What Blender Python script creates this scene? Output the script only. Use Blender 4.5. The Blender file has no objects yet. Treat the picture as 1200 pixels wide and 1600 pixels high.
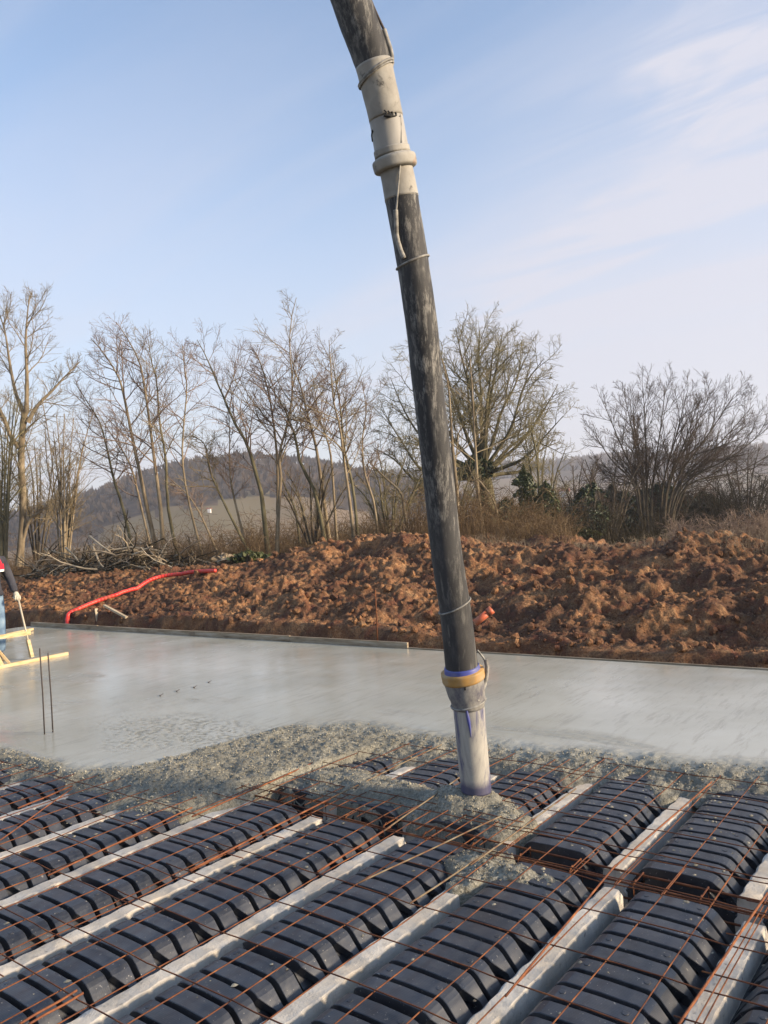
import bpy, math, random
import numpy as np
from mathutils import Matrix, Vector

# ------------------------------------------------------------------ camera, sky, sun, exposure
F_PX, PITCH, ROLL, YAW, EYE = 1250.0, math.radians(-0.666), math.radians(-3.63), math.radians(37.95), 1.708

def _rot(v):
    v = np.asarray(v, float)
    c, s = math.cos(ROLL), math.sin(ROLL)
    v = np.stack([c*v[..., 0]-s*v[..., 2], v[..., 1], s*v[..., 0]+c*v[..., 2]], -1)
    c, s = math.cos(PITCH), math.sin(PITCH)
    v = np.stack([v[..., 0], c*v[..., 1]+s*v[..., 2], -s*v[..., 1]+c*v[..., 2]], -1)
    c, s = math.cos(YAW), math.sin(YAW)
    return np.stack([c*v[..., 0]-s*v[..., 1], s*v[..., 0]+c*v[..., 1], v[..., 2]], -1)

RIGHT, FWD, UP = _rot([1, 0, 0]), _rot([0, 1, 0]), _rot([0, 0, 1])
CAMP = np.array([0.0, 0.0, EYE])

def ray(px, py):
    return _rot([(px-600)/F_PX, 1.0, -(py-800)/F_PX])

def at(px, py, d):                       # point of the place at depth d seen at photo pixel (px, py)
    return CAMP + ray(px, py)*d

def on(px, py, z):                       # where that sight line meets height z
    r = ray(px, py)
    return CAMP + r*((z-EYE)/r[2])

def wall(px, py, y):                     # where it meets the upright plane Y = y
    r = ray(px, py)
    return CAMP + r*(y/r[1])

sc = bpy.context.scene
cam = bpy.data.cameras.new('camera')
cam.sensor_fit = 'VERTICAL'
cam.sensor_height = 36.0
cam.sensor_width = 27.0
cam.lens = 36.0*F_PX/1600.0
cam.clip_start, cam.clip_end = 0.05, 9000
camo = bpy.data.objects.new('camera', cam)
sc.collection.objects.link(camo)
m = Matrix.Identity(4)
for i in range(3):
    m[i][0], m[i][1], m[i][2], m[i][3] = RIGHT[i], UP[i], -FWD[i], CAMP[i]
camo.matrix_world = m
sc.camera = camo

SUN_EL = math.radians(17)
_az = math.radians(108)                  # to the right of the view, a little behind the viewer
_f = np.array([FWD[0], FWD[1]]); _f /= np.linalg.norm(_f)
_r = np.array([_f[1], -_f[0]])
_h = math.cos(_az)*_f + math.sin(_az)*_r
SUNDIR = Vector((_h[0]*math.cos(SUN_EL), _h[1]*math.cos(SUN_EL), math.sin(SUN_EL)))
sun = bpy.data.lights.new('sun', 'SUN')
sun.energy, sun.angle, sun.color = 5.0, math.radians(8.0), (1.0, 0.80, 0.57)
suno = bpy.data.objects.new('sun', sun)
suno.rotation_euler = SUNDIR.to_track_quat('Z', 'Y').to_euler()
sc.collection.objects.link(suno)

world = bpy.data.worlds.new('World')
sc.world = world
world.use_nodes = True
wn, wl = world.node_tree.nodes, world.node_tree.links
wn.clear()
def N(kind, **kw):
    n = wn.new(kind)
    for k, v in kw.items(): setattr(n, k, v)
    return n
out = N('ShaderNodeOutputWorld'); bg = N('ShaderNodeBackground')
sky = N('ShaderNodeTexSky', sky_type='NISHITA', sun_disc=False, sun_elevation=SUN_EL,
        sun_rotation=math.atan2(_h[0], _h[1]), altitude=100, air_density=1.15, dust_density=0.5, ozone_density=3.0)
SKY = 0.142
bg.inputs['Strength'].default_value = SKY
tc = N('ShaderNodeTexCoord'); sep = N('ShaderNodeSeparateXYZ')
wl.new(tc.outputs['Generated'], sep.inputs[0])
def M(op, a, b=None, clamp=False):
    n = N('ShaderNodeMath', operation=op, use_clamp=clamp)
    for i, v in enumerate((a, b)):
        if v is None: continue
        if isinstance(v, (int, float)): n.inputs[i].default_value = v
        else: wl.new(v, n.inputs[i])
    return n.outputs[0]
zz = M('ADD', M('MAXIMUM', sep.outputs[2], 0.0), 0.16)
cx, cy = M('DIVIDE', sep.outputs[0], zz), M('DIVIDE', sep.outputs[1], zz)
comb = N('ShaderNodeCombineXYZ'); wl.new(cx, comb.inputs[0]); wl.new(cy, comb.inputs[1])
def cloud(rot, scl, scale, lo, hi, detail=6, dist=0.4, off=(0, 0, 0)):
    mp = N('ShaderNodeMapping'); mp.inputs['Rotation'].default_value = (0, 0, math.radians(rot))
    mp.inputs['Scale'].default_value = scl; mp.inputs['Location'].default_value = off
    wl.new(comb.outputs[0], mp.inputs[0])
    nz = N('ShaderNodeTexNoise'); nz.inputs['Scale'].default_value = scale; nz.inputs['Detail'].default_value = detail
    nz.inputs['Distortion'].default_value = dist; nz.inputs['Roughness'].default_value = 0.55
    wl.new(mp.outputs[0], nz.inputs['Vector'])
    mr = N('ShaderNodeMapRange'); mr.interpolation_type = 'SMOOTHSTEP'
    mr.inputs[1].default_value, mr.inputs[2].default_value = lo, hi
    wl.new(nz.outputs[0], mr.inputs[0])
    return mr.outputs[0]
def toward(px, py, lo, hi):                # 1 near the direction of one cloud, 0 away from it
    d = ray(px, py); d = d/np.linalg.norm(d)
    n = N('ShaderNodeVectorMath', operation='DOT_PRODUCT'); wl.new(tc.outputs['Generated'], n.inputs[0]); n.inputs[1].default_value = d
    mr = N('ShaderNodeMapRange'); mr.interpolation_type = 'SMOOTHSTEP'; mr.inputs[1].default_value, mr.inputs[2].default_value = lo, hi
    wl.new(n.outputs['Value'], mr.inputs[0]); return mr.outputs[0]
streak = cloud(62, (0.35, 1.9, 1), 1.1, 0.44, 0.80, off=(0.3, 0.1, 0))
wisp = M('MULTIPLY', cloud(48, (1.0, 2.2, 1), 3.4, 0.36, 0.78, detail=7, dist=1.0), toward(1140, 95, 0.9925, 0.9993))
bands = M('MULTIPLY', cloud(72, (0.45, 3.0, 1), 1.6, 0.40, 0.72, detail=9, dist=0.9, off=(1.3, 0.4, 0)), toward(1080, 450, 0.95, 0.992))
veil = cloud(20, (0.7, 1.0, 1), 0.55, 0.34, 0.72, detail=3)
low = N('ShaderNodeMapRange'); low.inputs[1].default_value, low.inputs[2].default_value = 0.62, 0.0
low.inputs[3].default_value, low.inputs[4].default_value = 0.0, 0.80
low.interpolation_type = 'SMOOTHSTEP'
wl.new(sep.outputs[2], low.inputs[0])
fac = M('ADD', M('ADD', M('MULTIPLY', wisp, 0.55), M('ADD', M('MULTIPLY', bands, 0.62), M('MULTIPLY', toward(1250, 560, 0.84, 0.99), 0.30))), M('MULTIPLY', streak, 0.30))
fac = M('ADD', fac, M('ADD', M('MULTIPLY', veil, 0.15), low.outputs[0]), clamp=True)
fac = M('MULTIPLY', fac, 0.9)
mix = N('ShaderNodeMix', data_type='RGBA')
wl.new(fac, mix.inputs['Factor']); wl.new(sky.outputs[0], mix.inputs[6])
mix.inputs[7].default_value = (2.80, 2.78, 3.10, 1)      # thin high cloud, in the sky texture's own units
wl.new(mix.outputs[2], bg.inputs['Color']); wl.new(bg.outputs[0], out.inputs['Surface'])

sc.view_settings.view_transform = 'Standard'
sc.view_settings.look = 'None'
sc.view_settings.exposure = 0.97
sc.view_settings.gamma = 1.0
sc.cycles.max_bounces = 6
sc.cycles.volume_bounces = 0
sc.cycles.use_denoising = True

RNG = np.random.default_rng(7)
random.seed(7)

# ------------------------------------------------------------------ helpers: noise, meshes, materials
def _hash(ix, iy, seed):
    h = (ix.astype(np.int64)*374761393 + iy.astype(np.int64)*668265263 + seed*974634777) & 0xFFFFFFFF
    h = ((h ^ (h >> 13))*1274126177) & 0xFFFFFFFF
    h = h ^ (h >> 16)
    return (h & 0xFFFFFF)/float(0xFFFFFF)

def vnoise(x, y, seed=0):
    xi, yi = np.floor(x), np.floor(y)
    fx, fy = x-xi, y-yi
    fx = fx*fx*fx*(fx*(fx*6-15)+10); fy = fy*fy*fy*(fy*(fy*6-15)+10)
    a, b = _hash(xi, yi, seed), _hash(xi+1, yi, seed)
    c, d = _hash(xi, yi+1, seed), _hash(xi+1, yi+1, seed)
    return (a+(b-a)*fx)*(1-fy)+(c+(d-c)*fx)*fy

def fbm(x, y, seed=0, octv=4, gain=0.5):
    x, y = np.asarray(x, float), np.asarray(y, float)
    r, a, s = 0.0, 1.0, 0.0
    for o in range(octv):
        r = r+a*vnoise(x*2.03**o+17.3*o, y*2.03**o-9.1*o, seed+o); s += a; a *= gain
    return r/s*2-1

def clods(x, y, seed=0):                  # rounded lumps on a jittered lattice, 0..1
    x, y = np.asarray(x, float), np.asarray(y, float)
    xi, yi = np.floor(x), np.floor(y)
    best = np.zeros_like(x)
    for dx in (-1, 0, 1):
        for dy in (-1, 0, 1):
            cx_, cy_ = xi+dx, yi+dy
            ox, oy = cx_+_hash(cx_, cy_, seed), cy_+_hash(cx_, cy_, seed+1)
            r = 0.25+0.55*_hash(cx_, cy_, seed+2)
            d2 = ((x-ox)**2+(y-oy)**2)/(r*r)
            best = np.maximum(best, np.sqrt(np.clip(1-d2, 0, 1))*r)
    return best

def sstep(a, b, t):
    t = np.clip((t-a)/(b-a), 0, 1)
    return t*t*(3-2*t)

def mesh(name, V, faces, smooth=True):
    V = np.ascontiguousarray(np.asarray(V, np.float32).reshape(-1, 3))
    if isinstance(faces, np.ndarray): faces = [faces]
    faces = [np.asarray(f, np.int32) for f in faces if len(f)]
    me = bpy.data.meshes.new(name)
    loops = np.concatenate([f.ravel() for f in faces])
    tot = np.concatenate([np.full(len(f), f.shape[1], np.int32) for f in faces])
    start = np.concatenate([[0], np.cumsum(tot)[:-1]]).astype(np.int32)
    me.vertices.add(len(V)); me.vertices.foreach_set('co', V.ravel())
    me.loops.add(len(loops)); me.loops.foreach_set('vertex_index', loops)
    me.polygons.add(len(tot)); me.polygons.foreach_set('loop_start', start); me.polygons.foreach_set('loop_total', tot)
    me.polygons.foreach_set('use_smooth', np.full(len(tot), smooth))
    me.update(calc_edges=True)
    me.validate()
    return me

def obj(name, me, mat=None, parent=None, loc=None, rot=None):
    if mat is not None and not me.materials: me.materials.append(mat)
    o = bpy.data.objects.new(name, me)
    sc.collection.objects.link(o)
    if parent is not None: o.parent = parent
    if loc is not None: o.location = loc
    if rot is not None: o.rotation_euler = rot
    return o

def empty(name, loc=(0, 0, 0), rot=(0, 0, 0)):
    o = bpy.data.objects.new(name, None)
    o.location, o.rotation_euler = loc, rot
    o.empty_display_size = 0.1
    sc.collection.objects.link(o)
    return o

def tag(o, label=None, cat=None, group=None, kind=None):
    if label: o['label'] = label
    if cat: o['category'] = cat
    if group: o['group'] = group
    if kind: o['kind'] = kind
    return o

class MB:                                 # collects shapes into one mesh
    def __init__(s): s.V, s.F, s.n = [], {}, 0
    def add(s, V, *faces):
        V = np.asarray(V, float).reshape(-1, 3)
        for f in faces:
            f = np.asarray(f, int)
            if len(f): s.F.setdefault(f.shape[1], []).append(f+s.n)
        s.V.append(V); s.n += len(V)
    def mesh(s, name, smooth=True):
        return mesh(name, np.concatenate(s.V), [np.concatenate(f) for f in s.F.values()], smooth)
    def box(s, lo, hi, M=None):
        x0, y0, z0 = lo; x1, y1, z1 = hi
        V = np.array([[x0, y0, z0], [x1, y0, z0], [x1, y1, z0], [x0, y1, z0], [x0, y0, z1], [x1, y0, z1], [x1, y1, z1], [x0, y1, z1]], float)
        if M is not None: V = V@np.asarray(M)[:3, :3].T+np.asarray(M)[:3, 3]
        s.add(V, [[0, 3, 2, 1], [4, 5, 6, 7], [0, 1, 5, 4], [1, 2, 6, 5], [2, 3, 7, 6], [3, 0, 4, 7]])
    def beam(s, a, b, w, h, up=(0, 0, 1)):     # a bar with a rectangular section from a to b
        a, b, up = np.asarray(a, float), np.asarray(b, float), np.asarray(up, float)
        t = (b-a)/np.linalg.norm(b-a)
        u = np.cross(t, up); u /= np.linalg.norm(u); v = np.cross(u, t)
        V = []
        for p in (a, b):
            for sx, sy in ((-1, -1), (1, -1), (1, 1), (-1, 1)): V.append(p+u*w/2*sx+v*h/2*sy)
        s.add(V, [[0, 1, 2, 3], [7, 6, 5, 4], [0, 4, 5, 1], [1, 5, 6, 2], [2, 6, 7, 3], [3, 7, 4, 0]])
    def tube(s, pts, rad, k=8, caps=True):
        V, Fq = tubes(np.asarray(pts, float)[None], np.broadcast_to(np.asarray(rad, float), (1, len(pts))), k)
        n = len(pts)
        s.add(V, Fq)
        if caps:
            s.F.setdefault(k, []).append(np.array([[i for i in range(k)][::-1], [(n-1)*k+i for i in range(k)]])+s.n-len(V))

def tubes(P, R, k):                       # many polylines at once: P (B,n,3), R (B,n)
    B, n = P.shape[:2]
    T = np.gradient(P, axis=1); T /= np.linalg.norm(T, axis=2, keepdims=True)+1e-9
    mean = P[:, -1]-P[:, 0]; mean /= np.linalg.norm(mean, axis=1, keepdims=True)+1e-9
    ref = np.where(np.abs(mean[:, 2:3]) > 0.8, np.array([[1.0, 0.2, 0]]), np.array([[0, 0.15, 1.0]]))[:, None, :]
    U = np.cross(T, ref); U /= np.linalg.norm(U, axis=2, keepdims=True)+1e-9
    W = np.cross(T, U)
    a = np.arange(k)*2*math.pi/k
    V = P[:, :, None, :]+R[:, :, None, None]*(U[:, :, None, :]*np.cos(a)[:, None]+W[:, :, None, :]*np.sin(a)[:, None])
    base = (np.arange(B)*n*k)[:, None, None]
    i = (np.arange(n-1)*k)[None, :, None]; j = np.arange(k)[None, None, :]; j2 = (j+1) % k
    Fq = np.stack([base+i+j, base+i+j2, base+i+k+j2, base+i+k+j], -1).reshape(-1, 4)
    return V.reshape(-1, 3), Fq

def spline(pts, n):                       # Catmull-Rom through the points
    P = np.asarray(pts, float); k = len(P)
    Q = np.vstack([2*P[0]-P[1], P, 2*P[-1]-P[-2]])
    t = np.linspace(0, k-1-1e-6, n); i = t.astype(int); f = (t-i)[:, None]
    a, b, c, d = Q[i], Q[i+1], Q[i+2], Q[i+3]
    return 0.5*(2*b+(c-a)*f+(2*a-5*b+4*c-d)*f*f+(3*b-a-3*c+d)*f**3)

def grid(xs, ys, Z, keep=None):
    nx, ny = len(xs), len(ys)
    X, Y = np.meshgrid(xs, ys, indexing='ij')
    V = np.stack([X, Y, Z], -1).reshape(-1, 3)
    i, j = np.meshgrid(np.arange(nx-1), np.arange(ny-1), indexing='ij')
    q = np.stack([i*ny+j, (i+1)*ny+j, (i+1)*ny+j+1, i*ny+j+1], -1).reshape(-1, 4)
    if keep is not None:
        k = keep.ravel()[q].any(1); q = q[k]
        used = np.unique(q); remap = np.zeros(len(V), int); remap[used] = np.arange(len(used))
        V, q = V[used], remap[q]
    return V, q

class Mat:                                # small wrapper for node materials
    def __init__(s, name, rough=0.8, spec=0.3):
        s.m = bpy.data.materials.new(name); s.m.use_nodes = True
        s.nt = s.m.node_tree; s.b = s.nt.nodes['Principled BSDF']
        s.b.inputs['Roughness'].default_value = rough
        s.b.inputs['Specular IOR Level'].default_value = spec
        s.tc = s.nt.nodes.new('ShaderNodeTexCoord')
    def link(s, a, b): s.nt.links.new(a, b)
    def node(s, k, **kw):
        n = s.nt.nodes.new(k)
        for a, v in kw.items(): setattr(n, a, v)
        return n
    def vec(s, scale=(1, 1, 1), coord='Object', rot=(0, 0, 0), loc=(0, 0, 0)):
        mp = s.node('ShaderNodeMapping'); mp.inputs['Scale'].default_value = scale
        mp.inputs['Rotation'].default_value = rot; mp.inputs['Location'].default_value = loc
        s.link(s.tc.outputs[coord], mp.inputs[0]); return mp.outputs[0]
    def noise(s, scale, detail=4, vec=None, rough=0.55, dist=0.0):
        n = s.node('ShaderNodeTexNoise'); n.inputs['Scale'].default_value = scale
        n.inputs['Detail'].default_value = detail; n.inputs['Roughness'].default_value = rough
        n.inputs['Distortion'].default_value = dist
        s.link(vec if vec is not None else s.vec(), n.inputs['Vector']); return n.outputs[0]
    def voronoi(s, scale, vec=None, feature='F1', out='Distance'):
        n = s.node('ShaderNodeTexVoronoi', feature=feature); n.inputs['Scale'].default_value = scale
        s.link(vec if vec is not None else s.vec(), n.inputs['Vector']); return n.outputs[out]
    def ramp(s, fac, stops):
        r = s.node('ShaderNodeValToRGB'); e = r.color_ramp.elements
        while len(e) < len(stops): e.new(0.5)
        for i, (p, c) in enumerate(stops):
            e[i].position = p; c = (c, c, c) if isinstance(c, (int, float)) else c
            e[i].color = (*c, 1)
        s.link(fac, r.inputs[0]); return r.outputs[0]
    def mixc(s, fac, a, b, mode='MIX'):
        n = s.node('ShaderNodeMix', data_type='RGBA', blend_type=mode)
        for v, k in ((fac, 0), (a, 6), (b, 7)):
            if isinstance(v, (int, float)): n.inputs[k].default_value = v
            elif isinstance(v, tuple): n.inputs[k].default_value = (*v, 1)
            else: s.link(v, n.inputs[k])
        return n.outputs[2]
    def math(s, op, a, b=None):
        n = s.node('ShaderNodeMath', operation=op)
        for i, v in enumerate((a, b)):
            if v is None: continue
            if isinstance(v, (int, float)): n.inputs[i].default_value = v
            else: s.link(v, n.inputs[i])
        return n.outputs[0]
    def rand(s): return s.node('ShaderNodeObjectInfo').outputs['Random']
    def color(s, c):
        if isinstance(c, tuple): s.b.inputs['Base Color'].default_value = (*c, 1)
        else: s.link(c, s.b.inputs['Base Color'])
        return s
    def roughness(s, v): s.link(v, s.b.inputs['Roughness']); return s
    def bump(s, h, strength=0.5, dist=0.01, prev=None):
        n = s.node('ShaderNodeBump'); n.inputs['Strength'].default_value = strength; n.inputs['Distance'].default_value = dist
        s.link(h, n.inputs['Height'])
        if prev is not None: s.link(prev, n.inputs['Normal'])
        s.link(n.outputs[0], s.b.inputs['Normal']); return n.outputs[0]

MT = {}
def make_materials():
    # excavated clay
    a = Mat('clay', 0.95, 0.15); v = a.vec(coord='Object')
    big = a.noise(0.9, 5, v, 0.62, 0.4); mid = a.noise(7, 5, v, 0.65); fine = a.noise(45, 4, v, 0.7)
    c = a.ramp(big, [(0.32, (0.115, 0.050, 0.028)), (0.45, (0.255, 0.120, 0.053)), (0.56, (0.35, 0.178, 0.080)), (0.70, (0.18, 0.092, 0.050))])
    c = a.mixc(a.ramp(mid, [(0.46, 0.0), (0.66, 0.9)]), c, (0.42, 0.25, 0.125))
    c = a.mixc(a.ramp(a.noise(1.9, 5, v, 0.65, 0.6), [(0.47, 0.0), (0.60, 0.85)]), c, (0.085, 0.045, 0.030))
    c = a.mixc(a.ramp(a.noise(0.62, 4, a.vec((1, 1.6, 1), loc=(3.0, 1.0, 0)), 0.6, 0.5), [(0.46, 0.0), (0.60, 0.72)]), c, (0.078, 0.042, 0.029))
    c = a.mixc(a.ramp(a.noise(3.1, 5, v, 0.65, 0.8), [(0.54, 0.0), (0.66, 0.8)]), c, (0.15, 0.055, 0.034))
    c = a.mixc(a.ramp(a.noise(5.2, 4, v, 0.6), [(0.55, 0.0), (0.68, 0.6)]), c, (0.13, 0.09, 0.052))
    c = a.mixc(a.ramp(a.noise(21, 4, v, 0.7), [(0.60, 0.0), (0.70, 0.75)]), c, (0.44, 0.30, 0.18))
    c = a.mixc(a.ramp(fine, [(0.38, 0.75), (0.56, 0.0)]), c, (0.06, 0.030, 0.020))
    a.color(c)
    n = a.bump(mid, 0.6, 0.06); a.bump(fine, 0.7, 0.02, n); MT['clay'] = a.m
    # bare ground / dead grass beyond
    a = Mat('rough_grass', 0.95, 0.1); v = a.vec()
    c = a.ramp(a.noise(0.35, 6, v, 0.65), [(0.3, (0.10, 0.065, 0.035)), (0.5, (0.15, 0.105, 0.055)), (0.62, (0.085, 0.10, 0.035)), (0.75, (0.17, 0.13, 0.07))])
    c = a.mixc(a.ramp(a.noise(14, 4, v), [(0.4, 0.6), (0.6, 0)]), c, (0.05, 0.036, 0.02))
    a.color(c); a.bump(a.noise(20, 4, v), 0.8, 0.05); MT['grass'] = a.m
    # far hills
    a = Mat('winter_wood', 0.95, 0.0); v = a.vec()
    c = a.ramp(a.noise(0.012, 5, v, 0.6), [(0.35, (0.065, 0.050, 0.038)), (0.55, (0.115, 0.085, 0.060)), (0.7, (0.06, 0.056, 0.038))])
    c = a.mixc(a.ramp(a.noise(0.12, 4, v, 0.7), [(0.4, 0.65), (0.6, 0)]), c, (0.025, 0.024, 0.022))
    a.color(c); MT['wood_far'] = a.m
    a = Mat('winter_field', 0.95, 0.0); v = a.vec()
    a.color(a.ramp(a.noise(0.02, 4, v), [(0.40, (0.21, 0.155, 0.10)), (0.5, (0.17, 0.13, 0.08)), (0.62, (0.15, 0.125, 0.075))])); MT['field'] = a.m
    # fresh concrete, floated
    a = Mat('fresh_concrete', 0.4, 0.5); v = a.vec()
    lines = a.noise(3.2, 7, a.vec((6.5, 0.9, 1), rot=(0, 0, math.radians(-16))), 0.7, 0.3)
    patch = a.noise(0.55, 4, v, 0.55, 0.5)
    grit = a.noise(95, 3, v, 0.7)
    c = a.ramp(patch, [(0.30, (0.30, 0.295, 0.235)), (0.5, (0.385, 0.38, 0.315)), (0.70, (0.47, 0.465, 0.40))])
    c = a.mixc(a.ramp(lines, [(0.36, 0.35), (0.48, 0.0)]), c, (0.19, 0.175, 0.14))
    rz = a.node('ShaderNodeAttribute', attribute_name='rough_zone').outputs['Fac']
    c2 = a.ramp(a.noise(55, 4, v, 0.75), [(0.34, (0.085, 0.076, 0.052)), (0.48, (0.215, 0.203, 0.155)), (0.66, (0.38, 0.36, 0.285))])
    c2 = a.mixc(a.ramp(a.noise(3.0, 3, v), [(0.42, 0.55), (0.6, 0.0)]), c2, (0.15, 0.14, 0.105))
    c = a.mixc(rz, c, c2); a.color(c)
    r1 = a.ramp(a.noise(0.8, 4, a.vec((1.6, 0.6, 1))), [(0.35, 0.09), (0.65, 0.24)])
    r1 = a.mixc(a.ramp(lines, [(0.34, 0.3), (0.46, 0.0)]), r1, (0.45, 0.45, 0.45))
    a.roughness(a.mixc(rz, r1, (0.62, 0.62, 0.62)))
    n = a.bump(lines, 0.22, 0.004); n2 = a.bump(a.noise(1.3, 3, v), 0.12, 0.02, n)
    b = a.node('ShaderNodeBump'); b.inputs['Distance'].default_value = 0.009
    a.link(a.math('ADD', a.math('MULTIPLY', rz, 0.95), 0.05), b.inputs['Strength']); a.link(grit, b.inputs['Height'])
    a.link(n2, b.inputs['Normal']); a.link(b.outputs[0], a.b.inputs['Normal']); MT['slab'] = a.m
    # aggregate
    a = Mat('wet_aggregate', 0.6, 0.4)
    a.color(a.ramp(a.noise(9, 3), [(0.35, (0.14, 0.125, 0.09)), (0.52, (0.27, 0.245, 0.18)), (0.68, (0.40, 0.365, 0.275))])); a.bump(a.noise(160, 2), 0.5, 0.004); MT['gravel'] = a.m
    # precast joist
    a = Mat('precast_concrete', 0.85, 0.3); v = a.vec()
    c = a.ramp(a.noise(5, 6, v, 0.65), [(0.3, (0.35, 0.325, 0.275)), (0.5, (0.52, 0.485, 0.42)), (0.7, (0.63, 0.60, 0.53))])
    st = a.noise(3, 5, a.vec((9, 9, 0.8)), 0.7)
    c = a.mixc(a.ramp(st, [(0.56, 0.0), (0.75, 0.6)]), c, (0.24, 0.22, 0.19))
    c = a.mixc(a.ramp(a.noise(26, 3, v), [(0.66, 0.0), (0.74, 0.8)]), c, (0.17, 0.16, 0.15))
    c = a.mixc(a.ramp(a.noise(1.7, 3, v), [(0.45, 0.0), (0.75, 0.5)]), c, (0.52, 0.40, 0.25))
    a.color(c); n = a.bump(a.noise(30, 4, v), 0.4, 0.008); a.bump(a.noise(120, 3, v), 0.4, 0.003, n); MT['joist'] = a.m
    # black polypropylene
    a = Mat('black_plastic', 0.42, 0.65); v = a.vec(coord='Object')
    obr = a.rand()
    wob = a.node('ShaderNodeVectorMath', operation='ADD'); a.link(a.tc.outputs['Object'], wob.inputs[0])
    sc3 = a.node('ShaderNodeVectorMath', operation='SCALE'); sc3.inputs[0].default_value = (31, 17, 9); a.link(obr, sc3.inputs['Scale']); a.link(sc3.outputs[0], wob.inputs[1])
    w = wob.outputs[0]
    c = a.ramp(obr, [(0.0, (0.017, 0.019, 0.024)), (1.0, (0.029, 0.032, 0.040))])
    c = a.mixc(a.ramp(a.noise(7, 6, w, 0.75), [(0.45, 0.0), (0.78, 0.6)]), c, (0.085, 0.088, 0.092))
    c = a.mixc(a.ramp(a.voronoi(46, w), [(0.05, 0.8), (0.085, 0.0)]), c, (0.40, 0.38, 0.34))
    c = a.mixc(a.ramp(a.noise(70, 2, w), [(0.70, 0.0), (0.75, 0.8)]), c, (0.34, 0.32, 0.28))
    a.color(c); a.roughness(a.ramp(a.noise(11, 4, w), [(0.3, 0.28), (0.7, 0.48)]))
    wv = a.node('ShaderNodeTexWave', wave_type='BANDS', bands_direction='Y'); wv.inputs['Scale'].default_value = 42
    a.link(a.tc.outputs['Object'], wv.inputs['Vector'])
    n = a.bump(wv.outputs[0], 0.10, 0.002); a.bump(a.noise(14, 3, w), 0.25, 0.006, n); MT['plastic'] = a.m
    # rusty steel
    for nm, k in (('rust', 1.0), ('rust_bar', 1.35)):
        a = Mat(nm, 0.85, 0.3); v = a.vec()
        c = a.ramp(a.noise(11, 5, v, 0.65), [(0.3, (0.06*k, 0.022*k, 0.013*k)), (0.52, (0.14*k, 0.050*k, 0.022*k)), (0.72, (0.27*k, 0.105*k, 0.036*k))])
        c = a.mixc(a.ramp(a.noise(2.2, 3, v), [(0.6, 0.0), (0.8, 0.5)]), c, (0.13, 0.07, 0.045))
        a.color(c); a.bump(a.noise(200, 2, v), 0.6, 0.003); MT[nm] = a.m
    a = Mat('slurried_bar', 0.8, 0.3); v = a.vec()
    a.color(a.ramp(a.noise(9, 5, v), [(0.38, (0.12, 0.05, 0.025)), (0.52, (0.17, 0.125, 0.075)), (0.7, (0.24, 0.21, 0.155))])); MT['bar_wet'] = a.m
    a = Mat('dark_rebar', 0.7, 0.4); a.color((0.055, 0.045, 0.04)); MT['rebar_dark'] = a.m
    # hose rubber
    a = Mat('scuffed_rubber', 0.7, 0.35); v = a.vec()
    lng = a.vec((1, 1, 0.28))
    c = a.ramp(a.noise(5, 5, lng, 0.65), [(0.3, (0.020, 0.020, 0.021)), (0.6, (0.040, 0.040, 0.041)), (0.8, (0.075, 0.070, 0.062))])
    msk = a.math('MULTIPLY', a.ramp(a.noise(30, 7, a.vec((1, 1, 0.22)), 0.78), [(0.49, 0.0), (0.64, 1.0)]), a.ramp(a.noise(2.1, 4, v), [(0.38, 0.15), (0.58, 1.0)]))
    hz = a.node('ShaderNodeSeparateXYZ'); a.link(a.tc.outputs['Object'], hz.inputs[0])
    up = a.node('ShaderNodeMapRange'); up.inputs[1].default_value, up.inputs[2].default_value = 0.95, 1.75; up.inputs[3].default_value = 0.18; a.link(hz.outputs[2], up.inputs[0])
    msk = a.math('MULTIPLY', msk, up.outputs[0])
    c = a.mixc(msk, c, (0.27, 0.26, 0.235))
    c = a.mixc(a.ramp(a.noise(30, 3, a.vec((1, 1, 0.12))), [(0.60, 0.0), (0.72, 0.5)]), c, (0.19, 0.185, 0.165))
    c = a.mixc(a.ramp(a.noise(6, 5, lng, 0.75), [(0.63, 0.0), (0.70, 0.7)]), c, (0.30, 0.28, 0.245))
    a.color(c); n = a.bump(a.noise(60, 4, a.vec((1, 1, 3))), 0.35, 0.004); a.bump(msk, 0.5, 0.004, n); MT['rubber'] = a.m
    a = Mat('clean_rubber', 0.6, 0.4); v = a.vec()
    c = a.ramp(a.noise(4, 5, a.vec((1, 1, 0.35)), 0.65), [(0.3, (0.028, 0.032, 0.036)), (0.65, (0.055, 0.060, 0.064)), (0.82, (0.12, 0.115, 0.105))])
    c = a.mixc(a.ramp(a.noise(17, 6, a.vec((1, 1, 0.6)), 0.78), [(0.60, 0.0), (0.70, 0.8)]), c, (0.26, 0.255, 0.235))
    a.color(c); a.bump(a.noise(70, 3, a.vec((1, 1, 4))), 0.3, 0.003); MT['rubber2'] = a.m
    # dirty steel of the couplings
    a = Mat('slurry_coated_steel', 0.75, 0.4); v = a.vec()
    c = a.ramp(a.noise(6, 5, v, 0.6), [(0.3, (0.20, 0.185, 0.16)), (0.55, (0.30, 0.285, 0.25)), (0.75, (0.38, 0.365, 0.33))])
    c = a.mixc(a.ramp(a.noise(15, 5, v, 0.7), [(0.60, 0.0), (0.70, 0.85)]), c, (0.045, 0.043, 0.04))
    c = a.mixc(a.ramp(a.noise(4.3, 3, v), [(0.66, 0.0), (0.72, 0.5)]), c, (0.30, 0.15, 0.08))
    a.color(c); a.bump(a.noise(40, 4, v), 0.4, 0.004); MT['steel'] = a.m
    a = Mat('pale_sleeve', 0.6, 0.4); v = a.vec()
    c = a.ramp(a.noise(8, 4, a.vec((1, 1, 0.4))), [(0.3, (0.24, 0.23, 0.21)), (0.7, (0.37, 0.36, 0.335))])
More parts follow.
